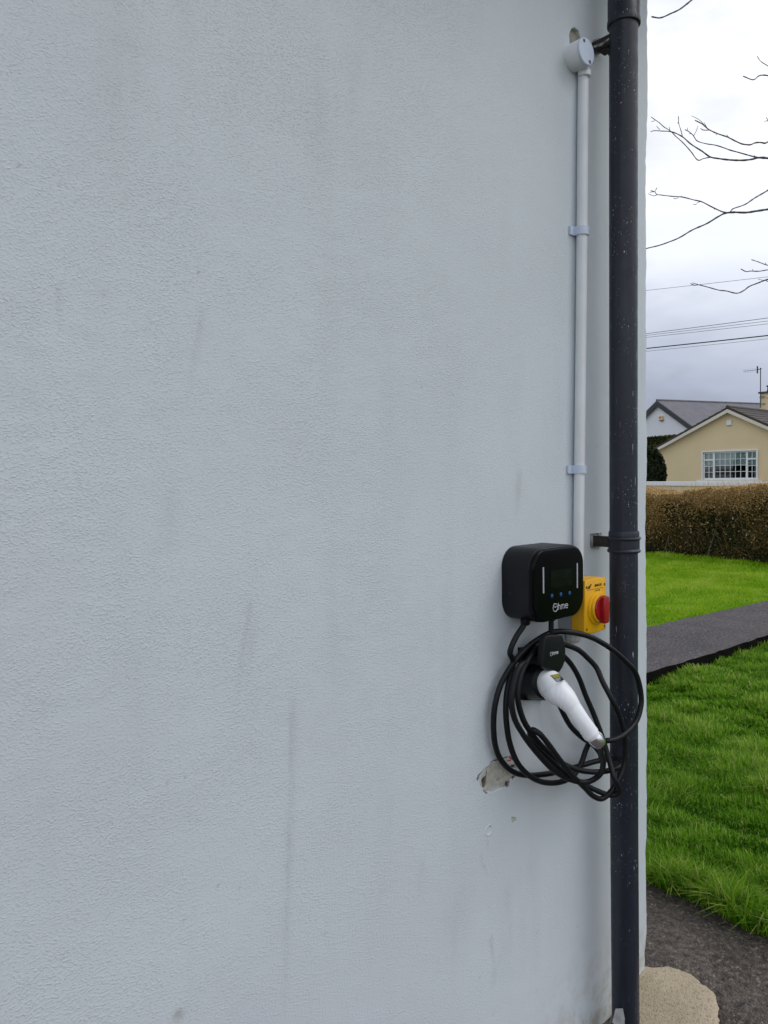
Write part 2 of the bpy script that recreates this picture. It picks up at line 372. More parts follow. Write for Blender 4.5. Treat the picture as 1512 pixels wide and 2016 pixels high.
def field(shape, sigma, seed):
    """smooth random field, unit variance (gaussian-filtered noise)"""
    g = np.random.default_rng(seed).standard_normal(shape)
    ky = np.fft.fftfreq(shape[0])[:, None]; kx = np.fft.rfftfreq(shape[1])[None, :]
    sy, sx = (sigma, sigma) if np.isscalar(sigma) else sigma
    g = np.fft.irfft2(np.fft.rfft2(g)*np.exp(-2*(math.pi**2)*((kx*sx)**2+(ky*sy)**2)), s=shape)
    return g/g.std()
def sstep(x, a, b):
    t = np.clip((x-a)/(b-a), 0, 1); return t*t*(3-2*t)

# ------------------------------------------------------------------ ground, drive, lawns
def sheet(name, poly, z0, z1, material, res=None, jit=0.0, parent=None, label=None):
    P = list(poly)
    if res:
        Q = []
        for i in range(len(P)):
            a, b = np.array(P[i]), np.array(P[(i+1) % len(P)]); L_ = np.linalg.norm(b-a); k = max(1, int(L_/res)) if L_ < 14 else 1
            for j in range(k):
                q = a+(b-a)*j/k
                Q.append(q + (rng.normal(0, jit, 2) if (j or jit > .02) else 0))
        P = Q
    n = len(P); vs_ = [(p[0], p[1], z0) for p in P]+[(p[0], p[1], z1) for p in P]
    b = MB().add(vs_, [tuple(range(n, 2*n))]+[(i, (i+1) % n, n+(i+1) % n, n+i) for i in range(n)])
    o = b.build(name, material, parent, smooth=False); return tag(o, kind='structure') if parent is None else o
SOIL = mat('lawn_soil', (0.075, 0.155, 0.016), .95, color2=(0.05, 0.105, 0.014), vscale=12, bump=.5, bscale=60, bdist=.02)
FIELD = mat('far_ground', (0.06, 0.085, 0.03), .95, color2=(0.09, 0.08, 0.05), vscale=.05)
gd = MB(); Rg = 6000.
ring = [(Rg*math.cos(a), Rg*math.sin(a), -.08) for a in np.linspace(0, 2*math.pi, 64, endpoint=False)]
gd.add(ring, [tuple(range(64))]); tag(gd.build('ground', FIELD, smooth=False), kind='structure')
TAR = tarmac('tarmac_worn', (0.055, 0.043, 0.036), (0.098, 0.077, 0.062), (0.24, 0.20, 0.17), 1.0, .22, 1.95, 44, .009)
TAR2 = tarmac('tarmac_path', (0.062, 0.053, 0.056), (0.092, 0.079, 0.080), (0.24, 0.215, 0.20), .8, .20, 1.9, 50, .010)
def grade(x, y): return .004-.064*sstep(-np.asarray(x), -.30, -.02)*sstep(-np.asarray(y), -.25, .0)
def driveway():
    edge = lambda y: .728+.010*math.sin(y*9)+.006*math.sin(y*31+2)
    ts = np.concatenate([np.linspace(-9, -1, 12)[:-1], np.linspace(-1, .25, 60), np.linspace(.25, 1, 40)[1:]]); ys = np.concatenate([np.linspace(-9, -1, 16)[:-1], np.linspace(-1, .45, 110), np.linspace(.45, 1.84, 60)[1:]])
    V = np.array([[(t if t < .25 else .25+(t-.25)/.75*(edge(y)+.03-.25)), y, 0] for y in ys for t in ts]); V[:, 2] = grade(V[:, 0], V[:, 1])+rng.normal(0, .0012, len(V))
    n = len(ts); idx = np.arange(len(V)).reshape(len(ys), n); q = np.stack([idx[:-1, :-1], idx[:-1, 1:], idx[1:, 1:], idx[1:, :-1]], 2).reshape(-1, 4)
    tag(fast_mesh('driveway', V, q, TAR), kind='structure')
driveway()
XE = .728
sheet('lawn', [(XE, -9), (11.6, -9), (11.6, 1.55), (5.2, 1.64), (3.25, 1.715), (XE, 1.79)], -.3, -.012, SOIL)
sheet('lawn', [(.3, 2.83), (4.78, 2.60), (7.1, 2.42), (11.6, 2.22), (11.6, 40), (.3, 40)], -.3, .075, SOIL)
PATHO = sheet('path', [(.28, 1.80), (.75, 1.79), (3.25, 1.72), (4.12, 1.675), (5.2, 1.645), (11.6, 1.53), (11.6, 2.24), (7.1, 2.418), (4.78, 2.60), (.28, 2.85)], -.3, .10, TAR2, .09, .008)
PATHO.data.materials.append(mat('soil_shade_edge', (.007, .006, .005), .95, spec=.1, color2=(.004, .005, .003), vscale=30, bump=1, bscale=60, bdist=.02))  # side faces: dark soil, with the edge's shade painted in near-black
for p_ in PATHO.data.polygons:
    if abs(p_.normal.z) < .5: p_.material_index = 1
CONC = tarmac('concrete_grit', (0.58, 0.47, 0.33), (0.40, 0.32, 0.215), (0.20, 0.16, 0.12), 1.6, .82, 1.15, 55, .0024)
def apron():
    cx, cy = .178, -.118; nr, na = 16, 96; P = [(cx, cy)]
    for i in range(1, nr+1):
        for j in range(na):
            a = 2*math.pi*j/na; rr = (.160+.006*math.sin(3*a+1)+.004*math.sin(7*a)+.0025*math.sin(13*a+2)+.0016*math.sin(29*a)+random.gauss(0, .0016))*i/nr
            P.append((cx+rr*math.cos(a)*1.02, cy+rr*math.sin(a)))
    P = np.array(P); k = np.concatenate([[0], np.repeat(np.arange(1, nr+1)/nr, na)])
    z = grade(P[:, 0], P[:, 1])+.0035*(1-k**6)+.002*(k < .99)-.004*(k > .99)
    fs = [(0, 1+j, 1+(j+1) % na) for j in range(na)]
    fs += [(1+(i-1)*na+j, 1+i*na+j, 1+i*na+(j+1) % na, 1+(i-1)*na+(j+1) % na) for i in range(1, nr) for j in range(na)]
    o = MB().add(np.column_stack([P, z]), fs).build('concrete_apron', CONC); return tag(o, kind='structure')
apron()

# ------------------------------------------------------------------ the house wall
XC = .2762; RC = .010
house = empty('house', (-2.2, 3.0, 0), 'pale grey painted house wall with a wavy corner filling most of the view', 'house')
def wall_mesh():
    st = .005; x0, z0, z1 = -1.80, -.15, 3.42
    nx = int(round((XC-RC-x0)/st)); nz = int(round((z1-z0)/st))
    xs = XC-RC-st*np.arange(nx, -1, -1.0); zs = z0+st*np.arange(nz+1)
    sh = (nz+1, nx+1)
    F1 = field(sh, 14, 1); F2 = field(sh, (2.0, 3.2), 2); F3 = field(sh, 45, 3); F4 = field(sh, (1.9, 2.5), 4); FM = field(sh, 30, 5); FW = field(sh, 3, 6); FS = field(sh, (10, 1.5), 8)
    def samp(A, x, z):
        u = np.clip((x-xs[0])/st, 0, nx-1e-6); v = np.clip((z-z0)/st, 0, nz-1e-6); i = u.astype(int); j = v.astype(int); a = u-i; b = v-j
        return A[j, i]*(1-a)*(1-b)+A[j, i+1]*a*(1-b)+A[j+1, i]*(1-a)*b+A[j+1, i+1]*a*b
    def poly_in(pts, x, z, soft, seed):
        """soft-edged inside mask of a polygon, signed distance"""
        P = np.array(pts); d = np.full(x.shape, 1e9); ins = np.zeros(x.shape, bool)
        for k in range(len(P)):
            a, b = P[k], P[(k+1) % len(P)]; ab = b-a
            t = np.clip(((x-a[0])*ab[0]+(z-a[1])*ab[1])/(ab@ab), 0, 1)
            d = np.minimum(d, np.hypot(x-a[0]-t*ab[0], z-a[1]-t*ab[1]))
            c = ((a[1] > z) != (b[1] > z)) & (x < (b[0]-a[0])*(z-a[1])/(b[1]-a[1]+1e-12)+a[0]); ins ^= c
        return np.where(ins, -d, d)
    wp = lambda pts: [W(*p)[[0, 2]] for p in pts]
    c1 = lambda pts: wp([(930+a/11.2, 1480+b/11.2) for a, b in pts])      # spots read off the close-up of the chipped patch
    patch = c1([(120,600),(150,520),(250,420),(330,330),(430,240),(560,190),(700,140),(860,100),(960,200),(990,330),(1000,480),(930,560),(850,620),(840,790),(640,800),(480,880),(300,890),(190,780)])
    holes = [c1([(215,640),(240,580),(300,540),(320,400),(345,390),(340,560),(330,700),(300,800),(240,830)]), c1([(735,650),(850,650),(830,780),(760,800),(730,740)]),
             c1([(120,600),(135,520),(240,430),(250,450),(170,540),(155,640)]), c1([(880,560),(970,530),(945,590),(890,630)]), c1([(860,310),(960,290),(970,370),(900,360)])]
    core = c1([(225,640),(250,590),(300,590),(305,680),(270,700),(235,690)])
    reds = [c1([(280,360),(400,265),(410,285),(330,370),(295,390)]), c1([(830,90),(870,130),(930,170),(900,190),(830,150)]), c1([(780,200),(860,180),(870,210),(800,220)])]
    cracks_rim_shade = [c1([(410,245),(470,205),(560,190),(640,170)]), c1([(130,640),(125,590),(165,520),(245,430),(275,380)]), c1([(535,635),(580,630),(640,600),(685,575)]), c1([(250,850),(300,900),(330,930)]), c1([(700,150),(790,125)])]  # cracks, plus rim shadow lines painted dark along the chip's upper edge
    fill = [c1([(860,1440),(960,1450),(975,1530),(910,1600),(880,1570)]), c1([(350,1640),(420,1610),(430,1660),(380,1690)])]
    rimc = W(930+365/11.2, 1480+1740/11.2)[[0, 2]]; scr = c1([(420,1600),(600,1520),(740,1440),(880,1395),(1010,1345)])
    hole = [W(*p)[[0, 2]] for p in ((1119,68),(1123,57),(1130,54),(1138,60),(1146,90),(1140,112),(1121,100))]
    cr_ = W(350, 2010)[[0, 2]]
    seg = lambda a, b, w, s, sharp=0: (W(*a)[[0, 2]], W(*b)[[0, 2]], w, s, sharp)
    stains = [seg((402,600),(366,800),.007,.24), seg((398,618),(389,668),.003,.45), seg((114,560),(117,640),.006,.28), seg((40,560),(55,900),.03,.12), seg((700,80),(690,330),.02,.10), seg((1023,925),(1017,1012),.013,.36), seg((577,1366),(561,1990),.012,.30),
              seg((574,1372),(560,2000),.0034,.62), seg((494,1180),(458,1400),.005,.34), seg((492,1235),(466,1385),.018,.14), seg((832,1688),(826,1800),.008,.30), seg((975,1900),(968,1960),.012,.22), seg((1040,1690),(1030,1900),.030,.16),
              seg((905,1740),(880,1990),.05,.14), seg((345,950),(300,1200),.02,.14), seg((640,150),(600,420),.04,.10), seg((250,60),(215,300),.05,.12), seg((1000,1740),(990,1990),.03,.15)]
    fx = [seg((952,1700),(960,1722),.003,.5), seg((948,1680),(951,1712),.0025,.4), seg((961,1655),(960,1668),.003,.45), seg((985,1880),(980,1905),.003,.3), seg((968,1838),(972,1862),.003,.4), seg((965,1845),(975,1910),.006,.45), (W(1140,120)[[0,2]], W(1130,900)[[0,2]], .004, .30, 0)]
    pitpx = [(1110,925),(1121,926),(37,327),(118,362),(132,366),(98,142),(830,763),(585,1735),(365,1530),(391,538),(205,580),(1248,310),(1240,55),(877,1888),(1058,1838),(1137,1826),(1167,1913),(1150,1903),(1200,1662),
             (1172,1270),(1176,880),(944,1925),(970,1998),(1055,1952),(700,1965),(1142,1030),(1196,1085),(430,1745),(362,1813),(1278,322),(640,1840),(470,1750),(330,1540)]
    pits = [W(*p)[[0, 2]] for p in pitpx]
    def surf(x, z):
        near = (x < -0.1)
        rough = np.clip(.9+.45*samp(FM, x, z), .15, 1.8)
        amp = np.where(x > -.35, .55, 1.0)
        y = -(0.00035*samp(F1, x, z)+0.00007*rough*amp*samp(F2, x, z)+.0009*samp(F3, x, z)+0.00008*rough*amp*samp(F4, x, z))
        w = .0011*samp(FW, x, z)
        bare = np.zeros(x.shape); deep = bare.copy(); red = bare.copy(); stain = bare.copy()
        d = poly_in(patch, x, z, 0, 0)+w; mk = sstep(-d, -.0006, .0016); bare = np.maximum(bare, mk*np.clip(.66+.30*samp(FW, x, z), .25, .95)); y = y+.0016*sstep(-d, -.0002, .0012)
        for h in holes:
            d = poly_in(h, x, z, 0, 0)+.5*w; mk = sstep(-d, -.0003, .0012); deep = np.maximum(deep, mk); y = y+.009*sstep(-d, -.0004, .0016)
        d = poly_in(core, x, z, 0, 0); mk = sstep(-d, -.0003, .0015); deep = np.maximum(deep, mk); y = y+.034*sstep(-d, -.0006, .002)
        for pl in cracks_rim_shade:
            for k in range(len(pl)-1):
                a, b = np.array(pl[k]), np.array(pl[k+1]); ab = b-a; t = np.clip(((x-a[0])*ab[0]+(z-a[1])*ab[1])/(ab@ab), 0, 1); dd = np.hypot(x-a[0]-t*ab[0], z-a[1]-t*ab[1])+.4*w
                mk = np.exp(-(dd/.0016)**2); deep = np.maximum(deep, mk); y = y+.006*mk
        for h in reds:
            d = poly_in(h, x, z, 0, 0)+.6*w; red = np.maximum(red, sstep(-d, -.0003, .0008))
        for h in fill:
            d = poly_in(h, x, z, 0, 0)+.4*w; mk = sstep(-d, -.0003, .001); bare = np.maximum(bare, mk*.8); y = y+.0018*sstep(-d, 0, .002)
        dd = np.hypot((x-rimc[0]), (z-rimc[1])); y = y-.0016*np.exp(-((dd-.0125)/.0022)**2)+.001*np.exp(-(dd/.009)**2)
        for k in range(len(scr)-1):
            a, b = np.array(scr[k]), np.array(scr[k+1]); ab = b-a; t = np.clip(((x-a[0])*ab[0]+(z-a[1])*ab[1])/(ab@ab), 0, 1); dd = np.hypot(x-a[0]-t*ab[0], z-a[1]-t*ab[1]); y = y-.0007*np.exp(-(dd/.0018)**2)*np.clip(.6+.7*samp(FW, x, z), 0, 1.3)
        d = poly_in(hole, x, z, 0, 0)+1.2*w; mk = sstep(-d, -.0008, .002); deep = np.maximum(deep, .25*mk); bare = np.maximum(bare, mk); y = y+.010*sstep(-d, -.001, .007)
        dd = np.hypot((x-cr_[0])/.010, (z-cr_[1])/.017); y = y+.004*np.exp(-dd**4); bare = np.maximum(bare, .35*np.exp(-dd**6))
        for a, b, wd, s_, sp_ in stains+fx:
            ab = b-a; t = ((x-a[0])*ab[0]+(z-a[1])*ab[1])/(ab@ab); tc_ = np.clip(t, 0, 1); dd = np.hypot(x-a[0]-tc_*ab[0], z-a[1]-tc_*ab[1])+.0016*samp(FS, x, z)
            stain = np.maximum(stain, .72*s_*np.exp(-(dd/wd)**2)*sstep(tc_, -.05, .10)*(1-.8*sstep(tc_, .35, 1.02))*np.clip(.8+.3*samp(FS, x, z), .15, 1.3))
        for p in pits:
            dd = np.hypot(x-p[0], z-p[1]); mk = np.exp(-(dd/.0025)**2); stain = np.maximum(stain, .6*mk); y = y+.0012*mk
        grime = np.clip((.30-z)/.36, 0, 1)**1.4*(.10+.75*sstep(x, -.45, .02))
        return y, bare, deep, red, stain, grime
    X, Z = np.meshgrid(xs, zs)
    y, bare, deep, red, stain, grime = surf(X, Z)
    # corner bead: not dead straight, worn near the foot
    wav = .0022*F1[:, -1]+.0012*F2[:, -1]+.0045*((zs-1.5)/1.5)**2-.002
    fade = sstep(X, XC-.12, XC)
    Xw = X+wav[:, None]*fade
    foot = sstep(.16-zs, 0, .14)
    Xw = Xw-(.012*foot[:, None])*fade
    cols = [(Xw, y, bare, deep, red, stain, grime)]
    V = [np.stack([Xw, y, Z], 2)]; AT_ = [np.stack([bare, deep, red, stain, grime], 2)]
    # rounded arris then the side wall running back along +y
    last = V[0][:, -1]; ext = []
    for a in np.linspace(0, math.pi/2, 5)[1:]: ext.append((RC*math.sin(a), RC*(1-math.cos(a))))
    for yy in (.03, .06, .1, .2, .5, 1.2, 3.0, 7.0): ext.append((RC, RC+yy))
    E_ = np.stack([np.stack([last[:, 0]+dx, last[:, 1]*(1 if dy < .02 else 0)+dy, zs], 1) for dx, dy in ext], 1)
    V.append(E_); aE = np.repeat(AT_[0][:, -1:, :], len(ext), 1).copy(); aE[:, :, :4] = 0; AT_.append(aE)
    # coarse part towards the left
    xl = np.array([-9, -7, -5, -4, -3, -2.6, -2.2, -2.0, -1.9]); Ls = np.stack([np.repeat(xl[None], nz+1, 0), np.zeros((nz+1, len(xl))), np.repeat(zs[:, None], len(xl), 1)], 2)
    V.insert(0, Ls); aL = np.zeros((nz+1, len(xl), 5)); aL[:, :, 4] = grime[:, :1]; AT_.insert(0, aL)
    V = np.concatenate(V, 1); A = np.concatenate(AT_, 1); nc = V.shape[1]; o = len(xl)
    idx = np.arange((nz+1)*nc).reshape(nz+1, nc)
    q = np.stack([idx[:-1, :-1], idx[:-1, 1:], idx[1:, 1:], idx[1:, :-1]], 2)
    keep = np.ones((nz, nc-1), bool); verts = V.reshape(-1, 3); attrs = A.reshape(-1, 5); quads = []
    # close-meshed windows where the plaster is broken
    def rect(pts, pad):
        P = np.array(pts); i0 = int((P[:, 0].min()-pad-xs[0])/st); i1 = int((P[:, 0].max()+pad-xs[0])/st)+1; j0 = int((P[:, 1].min()-pad-z0)/st); j1 = int((P[:, 1].max()+pad-z0)/st)+1
        return i0, i1, j0, j1
    for pts in (patch+fill[0]+fill[1], hole):
        i0, i1, j0, j1 = rect(pts, .012); keep[j0:j1, o+i0:o+i1] = False; k = 4
        xx = np.linspace(xs[i0], xs[i1], (i1-i0)*k+1); zz = np.linspace(zs[j0], zs[j1], (j1-j0)*k+1); XX, ZZ = np.meshgrid(xx, zz)
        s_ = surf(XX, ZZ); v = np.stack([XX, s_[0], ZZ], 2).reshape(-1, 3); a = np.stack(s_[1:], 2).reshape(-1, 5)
        id2 = np.arange(v.shape[0]).reshape(XX.shape)+len(verts); quads.append(np.stack([id2[:-1, :-1], id2[:-1, 1:], id2[1:, 1:], id2[1:, :-1]], 2).reshape(-1, 4))
        verts = np.vstack([verts, v]); attrs = np.vstack([attrs, a])
    quads.insert(0, q[keep]); quads = np.vstack(quads)
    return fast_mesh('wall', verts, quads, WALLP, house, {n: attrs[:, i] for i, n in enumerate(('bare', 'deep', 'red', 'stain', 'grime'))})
wall_mesh()
def house_rest():
    sof = mat('soffit_white', (.7, .71, .72), .5, var=.06, vscale=4)
    MB().box((-9.4, -.34, 3.36), (XC+.30, 7.2, 3.38)).box((-9.4, -.36, 3.30), (XC+.32, -.34, 3.50)).box((XC+.30, -.34, 3.30), (XC+.32, 7.2, 3.50)).build('soffit', sof, house, smooth=False)
    tile = mat('roof_tile', (.06, .055, .055), .8, var=.4, vscale=3, bump=.6, bscale=8, bdist=.03)
    MB().add([(-9.5, -.40, 3.50), (XC+.36, -.40, 3.50), (XC+.36, 7.3, 3.50), (-9.5, 7.3, 3.50), (-6.2, 3.4, 5.3), (-3.0, 3.4, 5.3)],
             [(0, 1, 5, 4), (1, 2, 5), (2, 3, 4, 5), (3, 0, 4), (3, 2, 1, 0)]).build('roof', tile, house, smooth=False)
    gpts = [(-9.4, -.41, 3.44), (XC+.30, -.41, 3.44)]
    MB().tube(gpts, .055, 14).build('gutter', PIPE, house)
house_rest()

# ------------------------------------------------------------------ downpipe
zc0, zc1 = W(1228, 1088, .085)[2], W(1228, 1045, .085)[2]; zs0 = W(1228, 52, .085)[2]
DPY = -.085; RP = .0392
pipe = empty('downpipe', (0, DPY, 0), 'dark blue-black round rainwater pipe speckled with white paint, running up the wall corner', 'drainpipe')
def pipe_line(z0, z1, n=20):
    z = np.linspace(z0, z1, n); return np.stack([.0035*((z-1.5)/1.4)**2-.0015+.004*np.clip((.6-z)/.6, 0, 1), np.full(n, DPY), z], 1)
MB().tube(pipe_line(-.14, zc1-.01), RP, 40).build('pipe_section', PIPE, pipe)
MB().tube(pipe_line(zc1-.012, zs0+.08), RP-.0006, 40).build('pipe_section', PIPE, pipe)
MB().tube(pipe_line(zs0+.07, 3.30), RP-.0003, 40).build('pipe_section', PIPE, pipe)
def collar(o, za, zb):
    h = zb-za; return MB().lathe((o, DPY, 0), (0, 0, 1), [(za-.0, RP+.001), (za+.002, RP+.0055), (za+.006, RP+.0072), (za+.010, RP+.0055), (za+.0115, RP+.0038), (za+h*.58, RP+.0038), (za+h*.60, RP+.0058), (za+h*.66, RP+.0075), (za+h*.73, RP+.0058), (za+h*.745, RP+.0030), (zb-.004, RP+.0030), (zb, RP+.0012)], 48)
collar(0, zc0, zc1).build('collar', PIPE, pipe)
MB().lathe((.003, DPY, 0), (0, 0, 1), [(zs0, RP+.0008), (zs0+.0012, RP+.0052), (zs0+.004, RP+.0058), (zs0+.014, RP+.0056), (zs0+.018, RP+.0040), (zs0+.075, RP+.0040), (zs0+.082, RP+.001)], 48).build('socket', PIPE, pipe)
# holderbats: iron arm from the wall, with a plate on the wall
bz = W(1168, 1064)[2]
MB().box((-.040, -.005, bz-.021), (.012, .004, bz+.021)).box((-.030, -.012, bz-.017), (-.020, -.005, bz+.017)).build('bracket_plate', PAINTEDIRON, pipe)
MB().box((-.032, -.10, bz-.016), (-.027, -.004, bz+.015)).box((-.0265, -.09, bz-.016), (.02, -.083, bz-.0115)).build('bracket_arm', RUST, pipe)
bt = W(1182, 88, .03)[2]
MB().lathe((-.006, .004, bt+.012), (0, -1, 0), [(0, .021), (.018, .019), (.024, .015), (.026, .004)], 20).build('bracket_plate', PAINTEDIRON, pipe)
tb = MB().box((-.030, -.10, bt-.013), (-.026, -.004, bt+.015)).box((-.0255, -.10, bt-.014), (.01, -.02, bt-.010))
tb.tube([(-.024, -.05, bt-.02), (-.018, -.055, bt-.032), (-.006, -.06, bt-.040), (.001, -.062, bt-.036)], [.006, .006, .005, .003], 8); tb.build('bracket_arm', RUST, pipe)
MB().tube([(-.045, -.02, bt-.008), (-.034, -.04, bt-.006), (-.026, -.062, bt+.004)], [.0025, .0045, .0035], 8).build('bracket_bolt', PAINTEDIRON, pipe)
MB().add([(-.043, -.104, .0), (-.040, -.108, .0), (-.0405, -.110, .05), (-.0425, -.106, .075), (-.0445, -.085, .065), (-.044, -.075, .02), (-.046, -.105, .0), (-.044, -.112, .0), (-.0435, -.113, .05), (-.0455, -.108, .078), (-.048, -.085, .065), (-.048, -.075, .02)],
         [(0,1,2,3,4,5), (6,7,8,9,10,11), (0,1,7,6), (1,2,8,7), (2,3,9,8), (3,4,10,9), (4,5,11,10), (5,0,6,11)]).build('paint_drip', mat('dried_paint', (.55, .56, .56), .6, var=.3, vscale=60), pipe)

# ------------------------------------------------------------------ conduit and junction box
RCN = .0148; CD = .0175
cxt, cxb = W(1148, 160, CD)[0], W(1141, 930, CD)[0]
ztop, zis = W(1148, 150, CD)[2], W(1172, 1141, .05)[2]
slope = (cxt-cxb)/(W(1148, 160, CD)[2]-W(1141, 930, CD)[2])
cx_at = lambda z: cxb+slope*(z-W(1141, 930, CD)[2])
conduit = empty('conduit', (cx_at(2), 0, zis), 'white plastic electrical conduit tube running down the wall beside the dark pipe', 'conduit')
zz = np.linspace(zis-.01, ztop+.02, 16)
MB().tube([(cx_at(z)+.0012*math.sin(z*3), -CD-.0008*math.sin(z*4), z) for z in zz], RCN, 28).build('tube', CONDW, conduit)
for (px, py) in ((1141, 454), (1137, 924)):
    z = W(px, py, CD)[2]; x = cx_at(z); hh = .0115
    out = []
    R2 = RCN+.0045
    for a in np.linspace(0, math.pi, 15): out.append((x+R2*math.cos(a), CD+R2*math.sin(a)))
    out = [(x+R2, .001)]+out+[(x-R2, .006), (x-R2-.016, .006), (x-R2-.016, .001)]
    n = len(out); vs_ = [(a, -b, z-hh) for a, b in out]+[(a, -b, z+hh) for a, b in out]
    cl_ = MB().add(vs_, [tuple(range(n)), tuple(range(n, 2*n))]+[(i, (i+1) % n, n+(i+1) % n, n+i) for i in range(n)])
    cl_.build('saddle_clip', LIDBL, conduit)
jc = W(1157, 100, .052); jx, jz = jc[0], jc[2]; JR = .0358
jb = empty('junction_box', (jx, 0, jz), 'round white conduit junction box with two screws at the top of the tube', 'junction box')
MB().lathe((jx, .001, jz), (0, -1, 0), [(0, JR), (.043, JR), (.0445, JR-.0008)], 56).build('body', CONDW, jb)
MB().lathe((jx, -.0442, jz), (0, -1, 0), [(0, JR-.0004), (.004, JR-.0004), (.0055, JR-.0022)], 56).build('lid', LIDBL, jb)
for s in (1, -1):
    sx_, sz_ = jx-s*.0235*math.cos(rad(52))*.9, jz+s*.0235
    MB().lathe((sx_, -.0495, sz_), (0, -1, 0), [(0, .0046), (.0008, .0046), (.0012, .0035)], 14).build('screw', STEEL, jb)
zsl0, zsl1 = W(1148, 153, CD)[2], jz-JR+.004
MB().lathe((cx_at(zsl0), -CD-.004, 0), (0, 0, 1), [(zsl0, RCN+.0005), (zsl0+.0005, RCN+.0032), (zsl1, RCN+.0034)], 32).build('spout', CONDW, jb)

# ------------------------------------------------------------------ isolator switch
ix0, ix1 = -.197, -.094; izt, izb = W(1172, 1141, .09)[2], W(1172, 1244, .09)[2]; ID = .088
iso = empty('isolator_switch', ((ix0+ix1)/2, 0, izb), 'yellow isolator switch box with a red rotary handle, half hidden behind the black charger', 'isolator switch')
MB().prism(rrect(ix0+.002, ix1-.002, izb+.002, izt-.002, .006, 4), -.002, .047).build('back_box', GREYP, iso)
def lid_outline(e=0):
    out = []
    n = 10
    for k in range(n+1): t = k/n; out.append((ix1+e-(ix1-ix0+2*e)*t, izt+e+.004*math.sin(math.pi*t)))
    for k in range(n+1): t = k/n; out.append((ix0-e+(ix1-ix0+2*e)*t, izb-e-.004*math.sin(math.pi*t)))
    return out
MB().prism(lid_outline(), .0465, ID, .004).build('lid', YELL, iso)
dx_, dz_ = W(1182, 1197, ID+.01)[0], W(1182, 1197, ID+.01)[2]
MB().lathe((dx_, -ID+.001, dz_), (0, -1, 0), [(0, .0475), (.006, .0455), (.007, .040), (.014, .0395), (.0155, .0382)], 56).build('dial_ring', YELL, iso)
def knob():
    b = MB(); b.lathe((dx_, -ID-.013, dz_), (0, -1, 0), [(0, .034), (.004, .0335), (.006, .032)], 48)
    g = [(-.0120, .0315), (-.004, .0350), (.004, .0350), (.0120, .0315), (.0135, .005), (.0125, -.034), (.008, -.0395), (-.008, -.0395), (-.0125, -.034), (-.0135, .005)]
    b.prism([(dx_+a, dz_+c) for a, c in g], ID+.016, ID+.031, .0035)
    return b
kb = knob().build('rotary_handle', RED, iso)
for px, py in ((1191, 1150), (1153.5, 1240), (1192.5, 1232), (1153, 1157)):
    p = W(px, py, ID); x = min(max(p[0], ix0+.009), ix1-.009); z = min(max(p[2], izb+.009), izt-.009)
    MB().lathe((x, -ID+.0005, z), (0, -1, 0), [(0, .0042), (.0008, .0042), (.001, .003)], 12).build('screw', mat('brown_screw', (.20, .10, .012), .5, var=.3, vscale=300), iso)
MB().lathe((dx_-.041, -ID+.0005, dz_+.012), (0, -1, 0), [(0, .0042), (.0008, .0042), (.001, .003)], 12).build('padlock_hole', mat('brown_hole', (.06, .03, .006), .6, var=.3, vscale=300), iso)
tx = (ix0+ix1)/2+.002
text_mesh('maker_name', 'BENATOR', .0098, (tx+.009, -ID-.0004, izt-.0170), INKD, iso, shear=.25, sx=.74)
MB().prism([(tx-.041, izt-.0225), (tx-.030, izt-.0225), (tx-.021, izt-.0105), (tx-.026, izt-.0105), (tx-.030, izt-.016), (tx-.034, izt-.0135)], ID+.0001, ID+.0007).build('maker_mark', INKD, iso, smooth=False)
MB().box((tx-.041, -ID-.0006, izt-.0262), (tx+.035, -ID-.0001, izt-.0254)).build('rule_line', INKD, iso, smooth=False)
text_mesh('small_print', '- e·Switch', .0068, (tx+.004, -ID-.0004, izt-.0310), INKD, iso, shear=.15)
gp = W(1128, 1240, .02)
gl = MB(); gxx = gp[0]
gl.lathe((gxx, -.022, 0), (0, 0, -1), [(-izb-.004, .0185), (-izb+.012, .0185), (-izb+.013, .0205), (-izb+.030, .0205), (-izb+.034, .0165), (-izb+.040, .0120)], 10)
gl.build('cable_gland', mat('gland_plastic', (.62, .64, .62), .5, var=.1), iso, ang=20)

# ------------------------------------------------------------------ charger
hx0, hx1 = -.4335, -.2146; hz0, hz1 = 1.2405, 1.4295; HD = .100
chg = empty('wall_charger', ((hx0+hx1)/2, 0, hz0), 'black rounded square electric car charger with a display, mounted on the wall', 'car charger')
MB().prism(rrect(hx0, hx1, hz0, hz1, .052, 14), .0, HD-.012, .004).build('body', BLACK, chg)
MB().prism(rrect(hx0+.0015, hx1-.0015, hz0+.0015, hz1-.0015, .051, 14), HD-.0125, HD, .007, 5).build('front_panel', GLOSS, chg)
def on_front(px, py, e=0.): p = W(px, py, HD+e); return p[0], p[2]
sxa, sza = on_front(1084, 1159); sxb, szb = on_front(1126, 1118)
MB().prism(rrect(sxa, sxb, sza, szb, .006, 4), HD-.002, HD+.0008).build('display', SCREEN, chg)
for px, ya, yb in ((1069.3, 1116.5, 1168.5), (1136, 1108.5, 1158)):
    x, za = on_front(px, ya); _, zb = on_front(px, yb)
    MB().prism(rrect(x-.0024, x+.0024, zb, za, .0023, 4), HD-.001, HD+.0011).build('light_bar', BARS, chg)
for px, py in ((1086.3, 1173.3), (1103.8, 1170.4), (1121, 1167.6)):
    x, z = on_front(px, py); MB().lathe((x, -HD+.001, z), (0, -1, 0), [(0, .0052), (.0022, .0052), (.0028, .0040)], 24).build('button', BLUE, chg)
